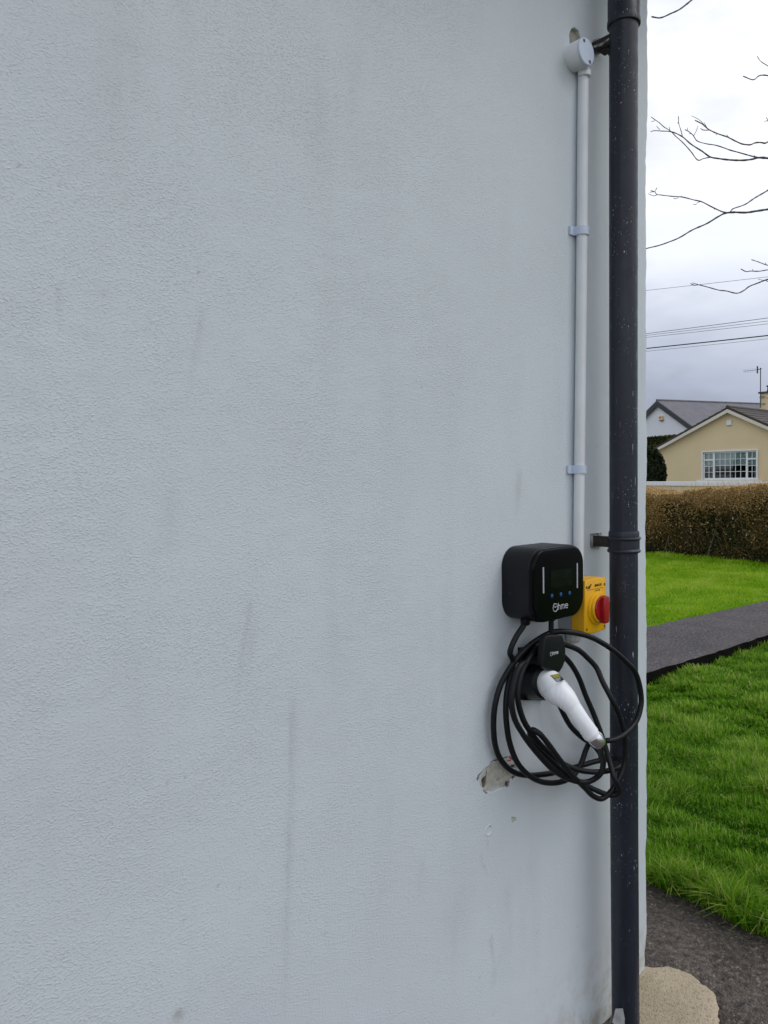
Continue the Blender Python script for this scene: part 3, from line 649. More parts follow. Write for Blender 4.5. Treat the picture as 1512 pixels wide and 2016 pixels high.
def logo(cx, cz, h, d, parent, m):
    """round O with a two-pronged plug and a smile, then the letters"""
    b = MB(); t = h*.095
    def arc(r, a0, a1, ox=0, oz=0, n=28, sq=1.0):
        P = [(cx+ox+r*math.cos(rad(a)), cz+oz+r*sq*math.sin(rad(a))) for a in np.linspace(a0, a1, n)]; b.tube([(x, -d, z) for x, z in P], t*.5, 6)
    ro = h*.50
    arc(ro, 128, 455, n=44, sq=1.04)
    arc(ro*.40, 200, 340, oz=ro*.50, n=14)
    b.tube([(cx-ro*.62, -d, cz+ro*.78), (cx-ro*.62, -d, cz+ro*1.12)], t*.5, 6); b.tube([(cx-ro*.62, -d, cz+ro*1.08), (cx-ro*.1, -d, cz+ro*1.04)], t*.5, 6)
    b.build('logo_mark', m, parent)
def strokes(x0, zb, h, d, parent, m, t):
    """hme written as round-ended strokes: h is the x-height"""
    b = MB(); w = h*.86
    def ln(P): b.tube(np.array([(x, -d, z) for x, z in P]), t*.5, 6)
    def arch(xa, xb): r = (xb-xa)/2; return [(xa, zb+h*.45)]+[(xa+r-r*math.cos(a), zb+h-r+r*math.sin(a)) for a in np.linspace(.15, math.pi, 10)]+[(xb, zb)]
    x = x0; ln([(x, zb), (x, zb+h*.8), (x, zb+h*1.55)]); ln(arch(x, x+w*.82)); x += w*.82+h*.40
    ln([(x, zb), (x, zb+h*.5), (x, zb+h)]); ln(arch(x, x+w*.70)); ln(arch(x+w*.70, x+w*1.40)); x += w*1.40+h*.34
    c = x+h*.5; ln([(c-h*.47, zb+h*.52), (c, zb+h*.52), (c+h*.47, zb+h*.52)]); ln([(c+h*.48*math.cos(a), zb+h*.5+h*.5*math.sin(a)) for a in np.linspace(.05, 2*math.pi-.75, 24)])
    b.build('logo_lettering', m, parent); return x+h
lx, lz = on_front(1093.2, 1196.3); zb_ = on_front(1101, 1202)[1]
logo(lx, lz, .0190, HD+.0003, chg, INKW)
strokes(lx+.0125, lz-.0068, .0112, HD+.0003, chg, INKW, .0017)
MB().lathe((hx0+.0004, -.028, W(989, 1166)[2]), (-1, 0, 0), [(0, .005), (.001, .005), (.0012, .003)], 14).build('screw', mat('black_hole', (.004, .004, .004), .6, var=.2), chg)
for xg in (W(1034, 1216, .05)[0], W(1085, 1226, .062)[0]):
    MB().lathe((xg, -.05 if xg < -.36 else -.062, hz0+.004), (0, 0, -1), [(0, .0125), (.010, .0120), (.013, .0095)], 20).build('cable_gland', BLACK, chg)

# ------------------------------------------------------------------ holster
z8 = lambda x, y, D: W(1020+x/10.8, 1210+y/10.8, D)
hp = z8(770, 800, .095)
hol = empty('connector_holster', (hp[0], 0, hp[2]-.12), 'black wall holster holding the white plug with cable looped round it', 'holster')
fp = [z8(x, y, .098)[[0, 2]] for x, y in ((600,455),(680,436),(860,432),(945,440),(975,520),(1000,620),(1008,980),(955,1130),(880,1232),(760,1215),(620,1180),(520,1090),(535,900),(552,700),(575,540))]
MB().prism([tuple(p) for p in fp], .080, .098, .004).build('front_plate', BLACK, hol)
nk = W(1066, 1290, .05); tp = W(1083, 1262, .05)
MB().box((tp[0]-.030, -.082, tp[2]-.050), (tp[0]+.022, -.002, tp[2]-.010)).build('cable_rest', BLACK, hol)
s0 = W(1046, 1342, .006); s1 = W(1076, 1345, .082)
MB().lathe(s0, s1-s0, [(0, .046), (.010, .047), (.055, .043), (np.linalg.norm(s1-s0), .041), (np.linalg.norm(s1-s0)+.004, .036)], 40).build('socket', BLACK, hol)
bpx = [W(px, py, .004)[[0, 2]] for px, py in ((1022,1275),(1075,1270),(1080,1330),(1070,1378),(1026,1378))]
MB().prism([tuple(p) for p in bpx], -.002, .012, .003).build('back_plate', BLACK, hol)
st0 = W(1085, 1222, .062); st1 = W(1085, 1252, .062)
MB().tube([st0+np.array([0,0,.006]), (st0+st1)/2, st1-np.array([0,0,.01])], .0072, 14).build('stem', BLACK, hol)
lg = z8(700, 835, .098); logo(lg[0]+.001, lg[2]-.0005, .0095, .0983, hol, INKW)
strokes(lg[0]+.0075, lg[2]-.0042, .0062, .0983, hol, INKW, .0013)

# ------------------------------------------------------------------ white plug
z4 = lambda x, y, D: W(1020+x/7.56, 1310+y/7.56, D)
gun = empty('charging_plug', z4(455, 255, .085), 'white curved charging plug with a yellow and grey sticker, resting in the holster', 'charging plug')
gp_ = [z4(430,232,.068), z4(455,255,.085), z4(520,335,.105), z4(600,405,.125), z4(700,490,.145), z4(820,640,.165), z4(950,830,.185), z4(1085,1020,.200), z4(1100,1034,.2015)]
gr_ = [.0335, .0345, .0350, .0335, .0285, .0215, .0205, .0212, .0195]
gs = spline(gp_, .002); tpar = np.linspace(0, 1, len(gs))
acc = np.concatenate([[0], np.cumsum([np.linalg.norm(gp_[i+1]-gp_[i]) for i in range(len(gp_)-1)])]); ga = np.concatenate([[0], np.cumsum(np.linalg.norm(np.diff(gs, axis=0), axis=1))])
gr = np.interp(ga/ga[-1], acc/acc[-1], gr_)
gb = MB().tube(gs, gr, 40)
V0 = np.array(gb.v)
# grip ribs and shoulder groove pressed into the handle's underside
k = 0
for i in range(len(gs)):
    for j in range(40):
        v = V0[i*40+j]; d = v-gs[i]; dn = d/np.linalg.norm(d); s_ = ga[i]
        if s_ > .072 and s_ < .190 and (dn@np.array([-.75, -.35, -.55])) > .30: V0[i*40+j] = v-dn*.0010*(.5+.5*math.sin((s_+.55*dn[2]*.03)*720))
        if abs(s_-.055-.012*dn[2]) < .0022 and dn[1] < .5: V0[i*40+j] = v-dn*.0014
gb.v = [tuple(p) for p in V0]
gbody = gb.build('plug_body', GUNW, gun, ang=60)
bvh = BVHTree.FromPolygons([Vector(v) for v in gb.v], [f for f in gb.f])
def drape(quad, n, lift):
    """a thin label following the plug's skin"""
    q = np.array(quad, float); grid = []
    for j in range(n+1):
        for i in range(n+1):
            u, v = i/n, j/n; p = (q[0]*(1-u)+q[1]*u)*(1-v)+(q[3]*(1-u)+q[2]*u)*v
            px, py = 1020+p[0]/7.56, 1310+p[1]/7.56; d = ray(px, py); d /= np.linalg.norm(d)
            h = bvh.ray_cast(Vector(CAM), Vector(d)); pt = h[0] if h[0] is not None else Vector(AT(px, py, 1.85)); nm = h[1] if h[0] is not None else Vector((0, -1, 0))
            if nm.dot(Vector(d)) > 0: nm = -nm
            grid.append(pt+nm*lift)
    fs = [(j*(n+1)+i, j*(n+1)+i+1, (j+1)*(n+1)+i+1, (j+1)*(n+1)+i) for j in range(n) for i in range(n)]
    return MB().add(grid, fs)
stk = drape([(478,150),(598,124),(690,214),(574,250)], 6, .0006).build('sticker', mat('sticker_dark', (.05, .052, .07), .4, var=.2, vscale=400), gun)
drape([(492,152),(594,131),(632,168),(532,198)], 4, .0009).build('sticker_panel', mat('sticker_yellow', (.40, .34, .03), .4, color2=(.22, .19, .03), vscale=400), gun)
drape([(540,205),(640,176),(676,211),(578,240)], 4, .0009).build('sticker_panel', mat('sticker_grey', (.36, .38, .37), .4, color2=(.20, .21, .22), vscale=500), gun)
tail = gs[-1]; tdir = gs[-1]-gs[-7]; tdir /= np.linalg.norm(tdir)
MB().lathe(tail-tdir*.002, tdir, [(0, .0188), (.006, .0185), (.012, .0175)], 28).build('end_cap', GUNW, gun)
ch = MB(); seg = 28
for kk in range(7):
    a0 = 2*math.pi*kk/7
    pr = [(.004, .0188), (.012, .0196), (.026, .0178), (.034, .0140)]
    e1 = np.cross(tdir, [0, 0, 1]); e1 /= np.linalg.norm(e1); e2 = np.cross(tdir, e1); vs_ = []
    for (d, r) in pr:
        for a in np.linspace(a0+.07, a0+2*math.pi/7-.07, 5): vs_.append(tail+tdir*d+(r+.0008)*(math.cos(a)*e1+math.sin(a)*e2))
    ch.add(vs_, [(i*5+j, i*5+j+1, (i+1)*5+j+1, (i+1)*5+j) for i in range(3) for j in range(4)])
ch.lathe(tail, tdir, [(.003, .0180), (.012, .0188), (.026, .0168), (.035, .0120)], 28)
ch.build('gland_nut', CHROME, gun)

# ------------------------------------------------------------------ cable
A1 = lambda x, y, D: W(920+x/3.78, 1040+y/3.78, D)
A2 = lambda x, y, D: W(920+x/3.78, 1300+y/3.78, D)
p1 = [A1(436,650,.05), A1(432,690,.05), A1(412,735,.049), A1(368,800,.046), A1(330,880,.042), A1(318,935,.038), A1(338,975,.034),
      A2(335,60,.032), A2(305,180,.034), A2(289,300,.036), A2(289,430,.038), A2(312,600,.040), A2(366,750,.042), A2(450,850,.044), A2(540,900,.046), A2(640,913,.048), A2(730,893,.050), A2(800,845,.052), A2(850,760,.054), A2(885,660,.056), A2(915,605,.066),
      A2(975,598,.110), A2(1040,598,.138), A2(1105,585,.147), A2(1180,540,.15), A2(1258,450,.15), A2(1293,330,.148), A2(1288,220,.146), A2(1250,90,.142), A1(1180,992,.14), A1(1050,882,.132), A1(900,803,.112), A1(740,770,.085), A1(640,772,.062), A1(545,815,.052),
      A1(430,902,.042), A1(338,1010,.034), A2(250,180,.028), A2(207,330,.024), A2(195,490,.020), A2(212,650,.017), A2(260,755,.015), A2(340,828,.016), A2(430,855,.020), A2(560,850,.028), A2(690,826,.034), A2(850,782,.046), A2(980,746,.058), A2(1075,734,.072), A2(1125,738,.092), A2(1148,768,.112),
      A2(1085,812,.122), A2(950,831,.112), A2(810,811,.098), A2(700,762,.088), A2(600,682,.082), A2(482,550,.076), A2(408,420,.070), A2(374,260,.066), A2(396,110,.062), A1(462,965,.060), A1(560,868,.056), A1(650,848,.056), A1(745,872,.062), A1(830,908,.072), A1(900,970,.082), A1(962,1040,.094),
      A2(1005,155,.112), A2(1080,300,.138), A2(1140,440,.142), A2(1174,620,.143), A2(1166,780,.142), A2(1125,885,.140), A2(1062,985,.130), A2(1000,1030,.118), A2(940,1012,.110), A2(870,945,.106), A2(780,855,.108), A2(680,730,.108), A2(600,620,.102), A2(530,540,.092), A2(486,517,.080), A2(466,540,.070), A2(492,592,.064), A2(570,690,.062), A2(650,772,.062), A2(740,848,.068), A2(850,910,.084), A2(950,964,.104), A2(1060,1002,.128),
      A2(1112,994,.142), A2(1132,965,.150), A2(1118,925,.152), A2(1090,868,.146), A2(1050,722,.122), A2(1000,560,.098), A2(940,400,.080), A2(880,260,.068), A2(830,130,.060), A2(772,30,.055), A1(712,950,.052), A1(640,905,.050), A1(548,908,.052), A1(455,985,.058), A2(386,50,.062), A2(340,200,.064), A2(330,320,.066), A2(350,430,.068), A2(422,562,.072), A2(530,702,.080), A2(640,815,.090), A2(760,885,.100), A2(895,905,.118), A2(982,855,.142), A2(1012,760,.172), A2(992,675,.196), tail+tdir*.030, tail+tdir*.012]
p2 = [A2(610,60,.040), A2(640,200,.040), A2(690,340,.042), A2(765,485,.045), A2(855,575,.048), A2(930,625,.050), A2(985,690,.052), A2(1005,760,.050)]
cab = MB(); cab.tube(spline(p1), .0074, 14); cab.tube(spline(p2), .0074, 14)
tag(cab.build('charging_cable', RUBBER, ang=80), 'long black charging cable coiled in loose loops around the holster and across the pipe', 'cable')

# ------------------------------------------------------------------ grass
def blades(n, xy, z, hgt, wid, tint, lean=.55, seed=0):
    g = np.random.default_rng(seed); n = len(xy); az = g.uniform(0, 2*math.pi, n); le = g.uniform(.1, 1, n)*lean
    # combed in drifts so tufts lie the same way
    az = az*.7+1.5*np.sin(xy[:, 0]*2.3+1)+1.2*np.cos(xy[:, 1]*3.1)
    d = np.stack([np.cos(az), np.sin(az)], 1); s = np.stack([-d[:, 1], d[:, 0]], 1)*(wid[:, None]*.5)
    tw = g.normal(0, .5, n); s = s*np.cos(tw)[:, None]+d*(wid[:, None]*.5)*np.sin(tw)[:, None]
    V = np.zeros((n, 6, 3)); lv = [(0, 0, 1.0), (.55, .32, .85), (1.0, 1.0, .12)]
    for k, (a, b, c) in enumerate(lv):
        h = hgt*a*np.sqrt(np.maximum(.15, 1-(b*le)**2*.8)); o = d*(hgt*b*le)[:, None]
        for m_, sg in ((0, -1), (1, 1)):
            V[:, k*2+m_, 0:2] = xy+o+s*c*sg; V[:, k*2+m_, 2] = z+h
    base = np.arange(n)[:, None]*6; q = np.concatenate([base+np.array([[0, 1, 3, 2]]), base+np.array([[2, 3, 5, 4]])], 0)
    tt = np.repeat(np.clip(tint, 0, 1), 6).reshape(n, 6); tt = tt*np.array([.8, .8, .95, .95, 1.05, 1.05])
    return V.reshape(-1, 3), q, np.clip(tt, 0, 1).ravel()
def scatter(n, r0, r1, h0, h1, p, seed):
    g = np.random.default_rng(seed); u = g.uniform(0, 1, n); R = (r0**p+u*(r1**p-r0**p))**(1/p); a = g.uniform(rad(h0), rad(h1), n)+g.normal(0, rad(3.0), n)
    return np.stack([CAM[0]+R*np.cos(a), CAM[1]+R*np.sin(a)], 1), R
def lumps(xy, s, seed):
    g = np.random.default_rng(seed); out = np.zeros(len(xy))
    for k in range(14):
        a = g.uniform(0, 2*math.pi); fr = s*g.uniform(.5, 2.2); out += np.sin((xy[:, 0]*math.cos(a)+xy[:, 1]*math.sin(a))*fr+g.uniform(0, 6.28))
    return out/math.sqrt(7)
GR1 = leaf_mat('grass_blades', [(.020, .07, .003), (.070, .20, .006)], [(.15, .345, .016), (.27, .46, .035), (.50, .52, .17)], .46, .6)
GR2 = leaf_mat('yellow_grass_blades', [(.085, .22, .004), (.19, .40, .006)], [(.29, .49, .018), (.40, .56, .04), (.55, .58, .16)], .42, .6)  # far lawn: a yellower, lighter green than the near lawn
def lawn_edge_path(x): return np.interp(x, [.7, 3.25, 5.2, 11.6], [1.79, 1.715, 1.64, 1.55])
def far_edge(x): return np.interp(x, [.3, 4.78, 7.1, 11.6], [2.85, 2.61, 2.43, 2.25])
XY, RR = [], []
WF = []
for n, h0, h1, sd, wf in ((150000, 19.5, 32.0, 1, 1.0), (270000, -25, 62, 2, 1.45)):
    a, b = scatter(n, 2.2, 10.5, h0, h1, .55, sd); XY.append(a); RR.append(b); WF.append(np.full(n, wf))
WF = np.concatenate(WF)
XY = np.vstack(XY); RR = np.concatenate(RR)
ed = .728+.012*np.sin(XY[:, 1]*9)+.008*np.sin(XY[:, 1]*23+1)
WF = WF[(XY[:, 0] > ed) & (XY[:, 0] < 10.6) & (XY[:, 1] < lawn_edge_path(XY[:, 0])-.01) & (XY[:, 1] > -9)]
k = (XY[:, 0] > ed) & (XY[:, 0] < 10.6) & (XY[:, 1] < lawn_edge_path(XY[:, 0])-.01) & (XY[:, 1] > -9)
XY, RR = XY[k], RR[k]; lu = lumps(XY, 5.5, 3); l2 = lumps(XY, 1.6, 4)
lh_ = lumps(XY, 16, 7); hg = (.058+.010*lu+.008*l2+.012*lh_)*np.random.default_rng(5).uniform(.6, 1.35, len(XY)); hg = np.clip(hg*(1+.35*sstep(-RR, -3.6, -2.7)), .02, .15)
hg *= np.where(XY[:, 0] < .85, 1.25, 1)
wd = .0036*WF*np.clip(RR/3.0, .85, 2.2)*np.random.default_rng(6).uniform(.7, 1.4, len(XY))
ti = .47+.06*lu+.04*l2+.08*lh_+.05*np.clip((RR-3)/3, 0, 1)+np.random.default_rng(8).normal(0, .20, len(XY)); ti = np.where(np.random.default_rng(9).uniform(0, 1, len(XY)) < .045, .97, ti)
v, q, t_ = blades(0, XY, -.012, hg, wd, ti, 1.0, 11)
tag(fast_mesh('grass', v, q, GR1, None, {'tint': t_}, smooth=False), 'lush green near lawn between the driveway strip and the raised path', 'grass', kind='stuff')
XY, RR = [], []
WF = []
for n, h0, h1, sd, wf in ((100000, 19.5, 32.0, 21, 1.0), (170000, 3, 62, 22, 1.4)):
    a, b = scatter(n, 4.5, 14.8, h0, h1, .8, sd); XY.append(a); RR.append(b); WF.append(np.full(n, wf))
WF = np.concatenate(WF)
XY = np.vstack(XY); RR = np.concatenate(RR)
WF = WF[(XY[:, 1] > far_edge(XY[:, 0])+.015+.02*np.sin(XY[:, 0]*7)) & (XY[:, 0] < 10.95)]
k = (XY[:, 1] > far_edge(XY[:, 0])+.015+.02*np.sin(XY[:, 0]*7)) & (XY[:, 0] < 10.95)
XY, RR = XY[k], RR[k]; lu = lumps(XY, 4.0, 13); l2 = lumps(XY, 1.1, 14)
hg = np.clip((.040+.010*lu+.006*l2)*np.random.default_rng(15).uniform(.6, 1.4, len(XY)), .015, .10); hg *= np.where(XY[:, 0] > 10.2, 1.5, 1)
wd = .0060*WF*np.clip(RR/6.0, .9, 2.2)*np.random.default_rng(16).uniform(.7, 1.4, len(XY))
ti = .56+.06*lu+.04*l2+.06*lumps(XY, 13, 77)+np.random.default_rng(18).normal(0, .15, len(XY))-.14*sstep(XY[:, 0], 9.3, 10.6)
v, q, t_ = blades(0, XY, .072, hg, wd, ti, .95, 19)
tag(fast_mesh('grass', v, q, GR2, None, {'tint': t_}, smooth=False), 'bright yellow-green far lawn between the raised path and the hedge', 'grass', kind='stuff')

# ------------------------------------------------------------------ hedges and bush
def leaf_cards(P, size, nrm_bias, tint, seed, asp=1.6):
    g = np.random.default_rng(seed); n = len(P); a = g.standard_normal((n, 3)); a /= np.linalg.norm(a, axis=1)[:, None]
    nb = g.standard_normal((n, 3))*.8+nrm_bias; nb /= np.linalg.norm(nb, axis=1)[:, None]
    u = a-nb*(a*nb).sum(1)[:, None]; u /= np.linalg.norm(u, axis=1)[:, None]; w = np.cross(nb, u)
    s = size[:, None]; V = np.stack([P-u*s*.5*asp, P+w*s*.5, P+u*s*.5*asp, P-w*s*.5], 1)
    return V.reshape(-1, 3), np.arange(n*4).reshape(n, 4), np.repeat(tint, 4)
def twigs(P, D, L_, wd, tint):
    n = len(P); s = np.cross(D, np.random.default_rng(3).standard_normal((n, 3))); s /= np.linalg.norm(s, axis=1)[:, None]; s *= wd[:, None]*.5
    E = P+D*L_[:, None]; V = np.stack([P-s, P+s, E+s*.5, E-s*.5], 1); return V.reshape(-1, 3), np.arange(n*4).reshape(n, 4), np.repeat(tint, 4)
HXF = 10.62
def hedge():
    g = np.random.default_rng(31); y0, y1, th, h = -1.0, 17.0, .95, 1.26
    root = empty('garden_hedge', (HXF+.5, 8, .07), 'clipped hedge, brown and dry on top and dark green below, along the far lawn', 'hedge')
    top = lambda y: h+.07+.012*np.sin(y*17+1)+.012*np.sin(y*29)+.035*np.sin(y*1.9+.6)+.02*np.sin(y*5.3)-.07*sstep(y, 4.4, 5.6)
    def pts(n, ya, yb):
        y = g.uniform(ya, yb, n); f = g.uniform(0, 1, n); P = np.zeros((n, 3)); nb = np.zeros((n, 3)); tp = top(y)
        fr = f < .72; z = .08+(tp-.08)*g.uniform(0, 1, n)**.9; dep = g.exponential(.07, n)
        P[fr] = np.stack([HXF+.05*np.sin(y*2.7)+.06*np.sin(z*4+y)+dep-.10*0+.09*(1-z/1.3)**2, y, z], 1)[fr]; nb[fr] = (-1.1, 0, .5)
        P[~fr] = np.stack([HXF+g.uniform(0, th, n), y, tp-g.exponential(.05, n)], 1)[~fr]; nb[~fr] = (-.2, 0, 1.2)
        return P, nb
    P1, n1 = pts(85000, 3.2, 7.4); P2, n2 = pts(26000, y0, 3.2); P3, n3 = pts(40000, 7.4, y1); P = np.vstack([P1, P2, P3]); nb = np.vstack([n1, n2, n3])
    hh = (P[:, 2]-.08)/(top(P[:, 1])-.08); lu = lumps(P[:, [1, 2]], 3.5, 32)
    dry = np.clip(sstep(hh+.10*lu+.17*np.clip((P[:, 1]-5.1)/.9, -1, 1), .40, .86), 0, 1)
    isdry = g.uniform(0, 1, len(P)) < dry*.93+.04
    ti = np.where(isdry, .62+.16*hh+g.normal(0, .12, len(P)), .22+.10*lu+g.normal(0, .11, len(P)))
    gl_ = g.uniform(0, 1, len(P)) < .02; ti = np.where(gl_, .98, ti)
    v, q, t_ = leaf_cards(P, g.uniform(.013, .028, len(P))*np.where(isdry, .85, 1.0), nb, np.clip(ti, 0, 1), 33)
    HM = leaf_mat('hedge_leaves', [(.012, .015, .006), (.030, .036, .012), (.060, .060, .018)], [(.17, .105, .038), (.42, .255, .092), (.60, .39, .16), (.78, .66, .42)], .3, .5)
    # twigs
    n = 26000; tw, nb2 = pts(n, y0, y1); D = g.standard_normal((n, 3))*(.6, .6, .5)+(-.25, 0, .75); D /= np.linalg.norm(D, axis=1)[:, None]
    v2, q2, t2 = twigs(tw-D*.05, D, g.uniform(.05, .24, n), np.full(n, .0055), np.clip(.60+.22*(tw[:, 2]/1.3)+g.normal(0, .1, n), 0, 1))
    V = np.vstack([v, v2]); Q = np.vstack([q, q2+len(v)]); T_ = np.concatenate([t_, t2])
    fast_mesh('foliage', V, Q, HM, root, {'tint': T_}, smooth=False)
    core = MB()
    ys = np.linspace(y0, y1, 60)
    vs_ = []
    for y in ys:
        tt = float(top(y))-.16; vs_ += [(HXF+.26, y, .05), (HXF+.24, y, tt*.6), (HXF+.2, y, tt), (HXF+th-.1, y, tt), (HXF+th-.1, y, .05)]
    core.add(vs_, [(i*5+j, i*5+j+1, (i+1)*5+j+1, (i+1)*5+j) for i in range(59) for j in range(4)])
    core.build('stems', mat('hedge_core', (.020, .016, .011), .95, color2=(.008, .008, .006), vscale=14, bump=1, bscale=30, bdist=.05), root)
    HB = mat('hedge_bark', (.11, .095, .065), .9, var=.5, vscale=20)
    for yy in np.arange(2.9, 7.2, .34):
        x = HXF+g.uniform(.02, .2); yb = yy+g.normal(0, .08)
        MB().tube([(x, yb, .02), (x-.02+g.normal(0, .03), yb+g.normal(0, .06), .25), (x+g.normal(0, .06), yb+g.normal(0, .15), .6)], [.016, .012, .006], 6).build('trunk', HB, root)
hedge()
def blob_bush(name, label, cat, ctr, rx, ry, rz, n, size, mtl, seed, dark=None):
    g = np.random.default_rng(seed); root = empty(name, (ctr[0], ctr[1], ctr[2]-rz), label, cat); d = g.standard_normal((n, 3)); d /= np.linalg.norm(d, axis=1)[:, None]
    rr = 1-np.abs(g.normal(0, .13, n)); lu = lumps(d[:, [1, 2]]*np.array([ry, rz])+d[:, :1], 4.5/max(rx, rz), seed+1)
    P = np.array(ctr)+d*np.array([rx, ry, rz])*(rr*(1+.10*lu))[:, None]
    v, q, t_ = leaf_cards(P, g.uniform(.7, 1.3, n)*size, d*1.0+(0, 0, .3), np.clip(.35+.16*lu+g.normal(0, .17, n), 0, 1), seed+2)
    fast_mesh('foliage', v, q, mtl, root, {'tint': t_}, smooth=False)
    b = MB(); b.lathe((ctr[0], ctr[1], ctr[2]-rz*.98), (0, 0, 1), [(0, rx*.3), (rz*.25, rx*.62), (rz*.9, rx*.80), (rz*1.5, rx*.66), (rz*1.8, rx*.3)], 14)
    b.build('stems', dark or mat('bush_core', (.012, .016, .010), .95, var=.4, vscale=6), root)
    return root

# ------------------------------------------------------------------ houses across the road
def roof_mat(name, c, c2, bands, seed=0):
    M = mat(name, c, .75, color2=c2, vscale=2.0); t = M.node_tree; L = t.links.new; b = t.nodes['Principled BSDF']
    tcn = N(t, 'ShaderNodeTexCoord'); sp = N(t, 'ShaderNodeSeparateXYZ'); L(tcn.outputs['Object'], sp.inputs[0])
    ml = N(t, 'ShaderNodeMath', operation='MULTIPLY'); ml.inputs[1].default_value = bands; L(sp.outputs['Z'], ml.inputs[0])
    fr = N(t, 'ShaderNodeMath', operation='FRACT'); L(ml.outputs[0], fr.inputs[0])
    bp = N(t, 'ShaderNodeBump'); bp.inputs['Strength'].default_value = 1.0; bp.inputs['Distance'].default_value = .05; L(fr.outputs[0], bp.inputs['Height']); L(bp.outputs[0], b.inputs['Normal'])
    return M
def gable_house(root, pk, rd, wl, wr, drop_l, drop_r, base, length, wallm, roofm, bargem, ov=.25, hole=None, barge=.22, step=None, roof_t=.10):
    """pk ridge point over the gable, rd horizontal ridge direction; wl/wr half widths, drops to the eaves"""
    rd = np.array([rd[0], rd[1], 0.]); rd /= np.linalg.norm(rd); lf = np.array([-rd[1], rd[0], 0.]); up = np.array([0, 0, 1.]); pk = np.array(pk, float)
    g = lambda a, z, d=0.: pk+lf*a+up*z+rd*d       # a towards the left seen from the gable front, z below the peak
    b = MB(); zb = base-pk[2]
    if hole:
        a0, a1, za, zc = hole                      # a0>a1 (left, right), za bottom, zc top
        zl = lambda a: (-drop_l*a/wl) if a > 0 else (drop_r*a/wr)
        outer = [(wl, -drop_l), (0, 0), (-wr, -drop_r), (-wr, zb), (wl, zb)]
        cells = [[(wl, zb), (a0, zb), (a0, zl(a0)), (wl, -drop_l)], [(a1, zb), (-wr, zb), (-wr, -drop_r), (a1, zl(a1))], [(a0, zb), (a1, zb), (a1, za), (a0, za)]]
        tp_ = [(a0, zc), (a1, zc), (a1, zl(a1))]+([(0, 0)] if a0 > 0 > a1 else [])+[(a0, zl(a0))]; cells.append(tp_)
        for c in cells: b.add([g(*p) for p in c], [tuple(range(len(c)))])
        # reveal of the opening
        rv = [(a0, za), (a1, za), (a1, zc), (a0, zc)]
        for i in range(4): b.add([g(*rv[i]), g(*rv[(i+1) % 4]), g(*rv[(i+1) % 4], .25), g(*rv[i], .25)], [(0, 1, 2, 3)])
    else: b.add([g(wl, zb), g(-wr, zb), g(-wr, -drop_r), g(0, 0), g(wl, -drop_l)], [(0, 1, 2, 3, 4)])
    b.add([g(wl, zb), g(wl, -drop_l), g(wl, -drop_l, length), g(wl, zb, length)], [(0, 1, 2, 3)])
    b.add([g(-wr, zb), g(-wr, -drop_r), g(-wr, -drop_r, length), g(-wr, zb, length)], [(0, 1, 2, 3)])
    b.add([g(wl, zb, length), g(-wr, zb, length), g(-wr, -drop_r, length), g(0, 0, length), g(wl, -drop_l, length)], [(0, 1, 2, 3, 4)])
    b.build('wall', wallm, root, smooth=False)
    rf = MB()
    for sgn, w_, dr in ((1, wl, drop_l), (-1, wr, drop_r)):
        k = 1+ov/w_; t = roof_t
        n_ = step or 1
        for i in range(n_):
            f0, f1 = i/n_*k, (i+1)/n_*k; lift0 = 0.015 if n_ > 1 else 0; lift1 = .045 if n_ > 1 else 0
            vs_ = [g(sgn*w_*f0, -dr*f0+.02+lift0, -ov), g(sgn*w_*f1, -dr*f1+.02+lift1, -ov), g(sgn*w_*f1, -dr*f1+.02+lift1, length+ov), g(sgn*w_*f0, -dr*f0+.02+lift0, length+ov)]
            vs_ += [v+up*t for v in vs_]
            rf.add(vs_, [(0, 1, 2, 3), (4, 5, 6, 7), (0, 1, 5, 4), (1, 2, 6, 5), (2, 3, 7, 6), (3, 0, 4, 7)])
    r = rf.build('roof', roofm, root, smooth=False)
    cp = MB(); cp.tube([g(0, roof_t+.03, -ov-.02), g(0, roof_t+.03, length+ov)], .09, 8); cp.build('ridge_tiles', roofm, root)
    if bargem:
        bb = MB()
        for sgn, w_, dr in ((1, wl, drop_l), (-1, wr, drop_r)):
            k = 1+ov/w_; vs_ = []
            for d in (-ov-.03, -ov+.0): vs_ += [g(0, .015, d), g(sgn*w_*k, -dr*k+.015, d), g(sgn*w_*k, -dr*k-barge+.015, d), g(0, -barge*1.05, d)]
            bb.add(vs_, [(0, 1, 2, 3), (4, 5, 6, 7), (0, 1, 5, 4), (1, 2, 6, 5), (2, 3, 7, 6), (3, 0, 4, 7)])
        bb.build('bargeboard', bargem, root, smooth=False)
    return g
CREAM = mat('cream_render', (.74, .60, .375), .85, var=.06, vscale=.8)
WHITE = mat('white_paint', (.80, .81, .82), .5, var=.04, vscale=1)
BARGE = mat('cream_fascia', (.66, .63, .54), .5, var=.05, vscale=1)
UPVC = mat('white_window_frame', (.78, .80, .82), .35, var=.03, vscale=2)
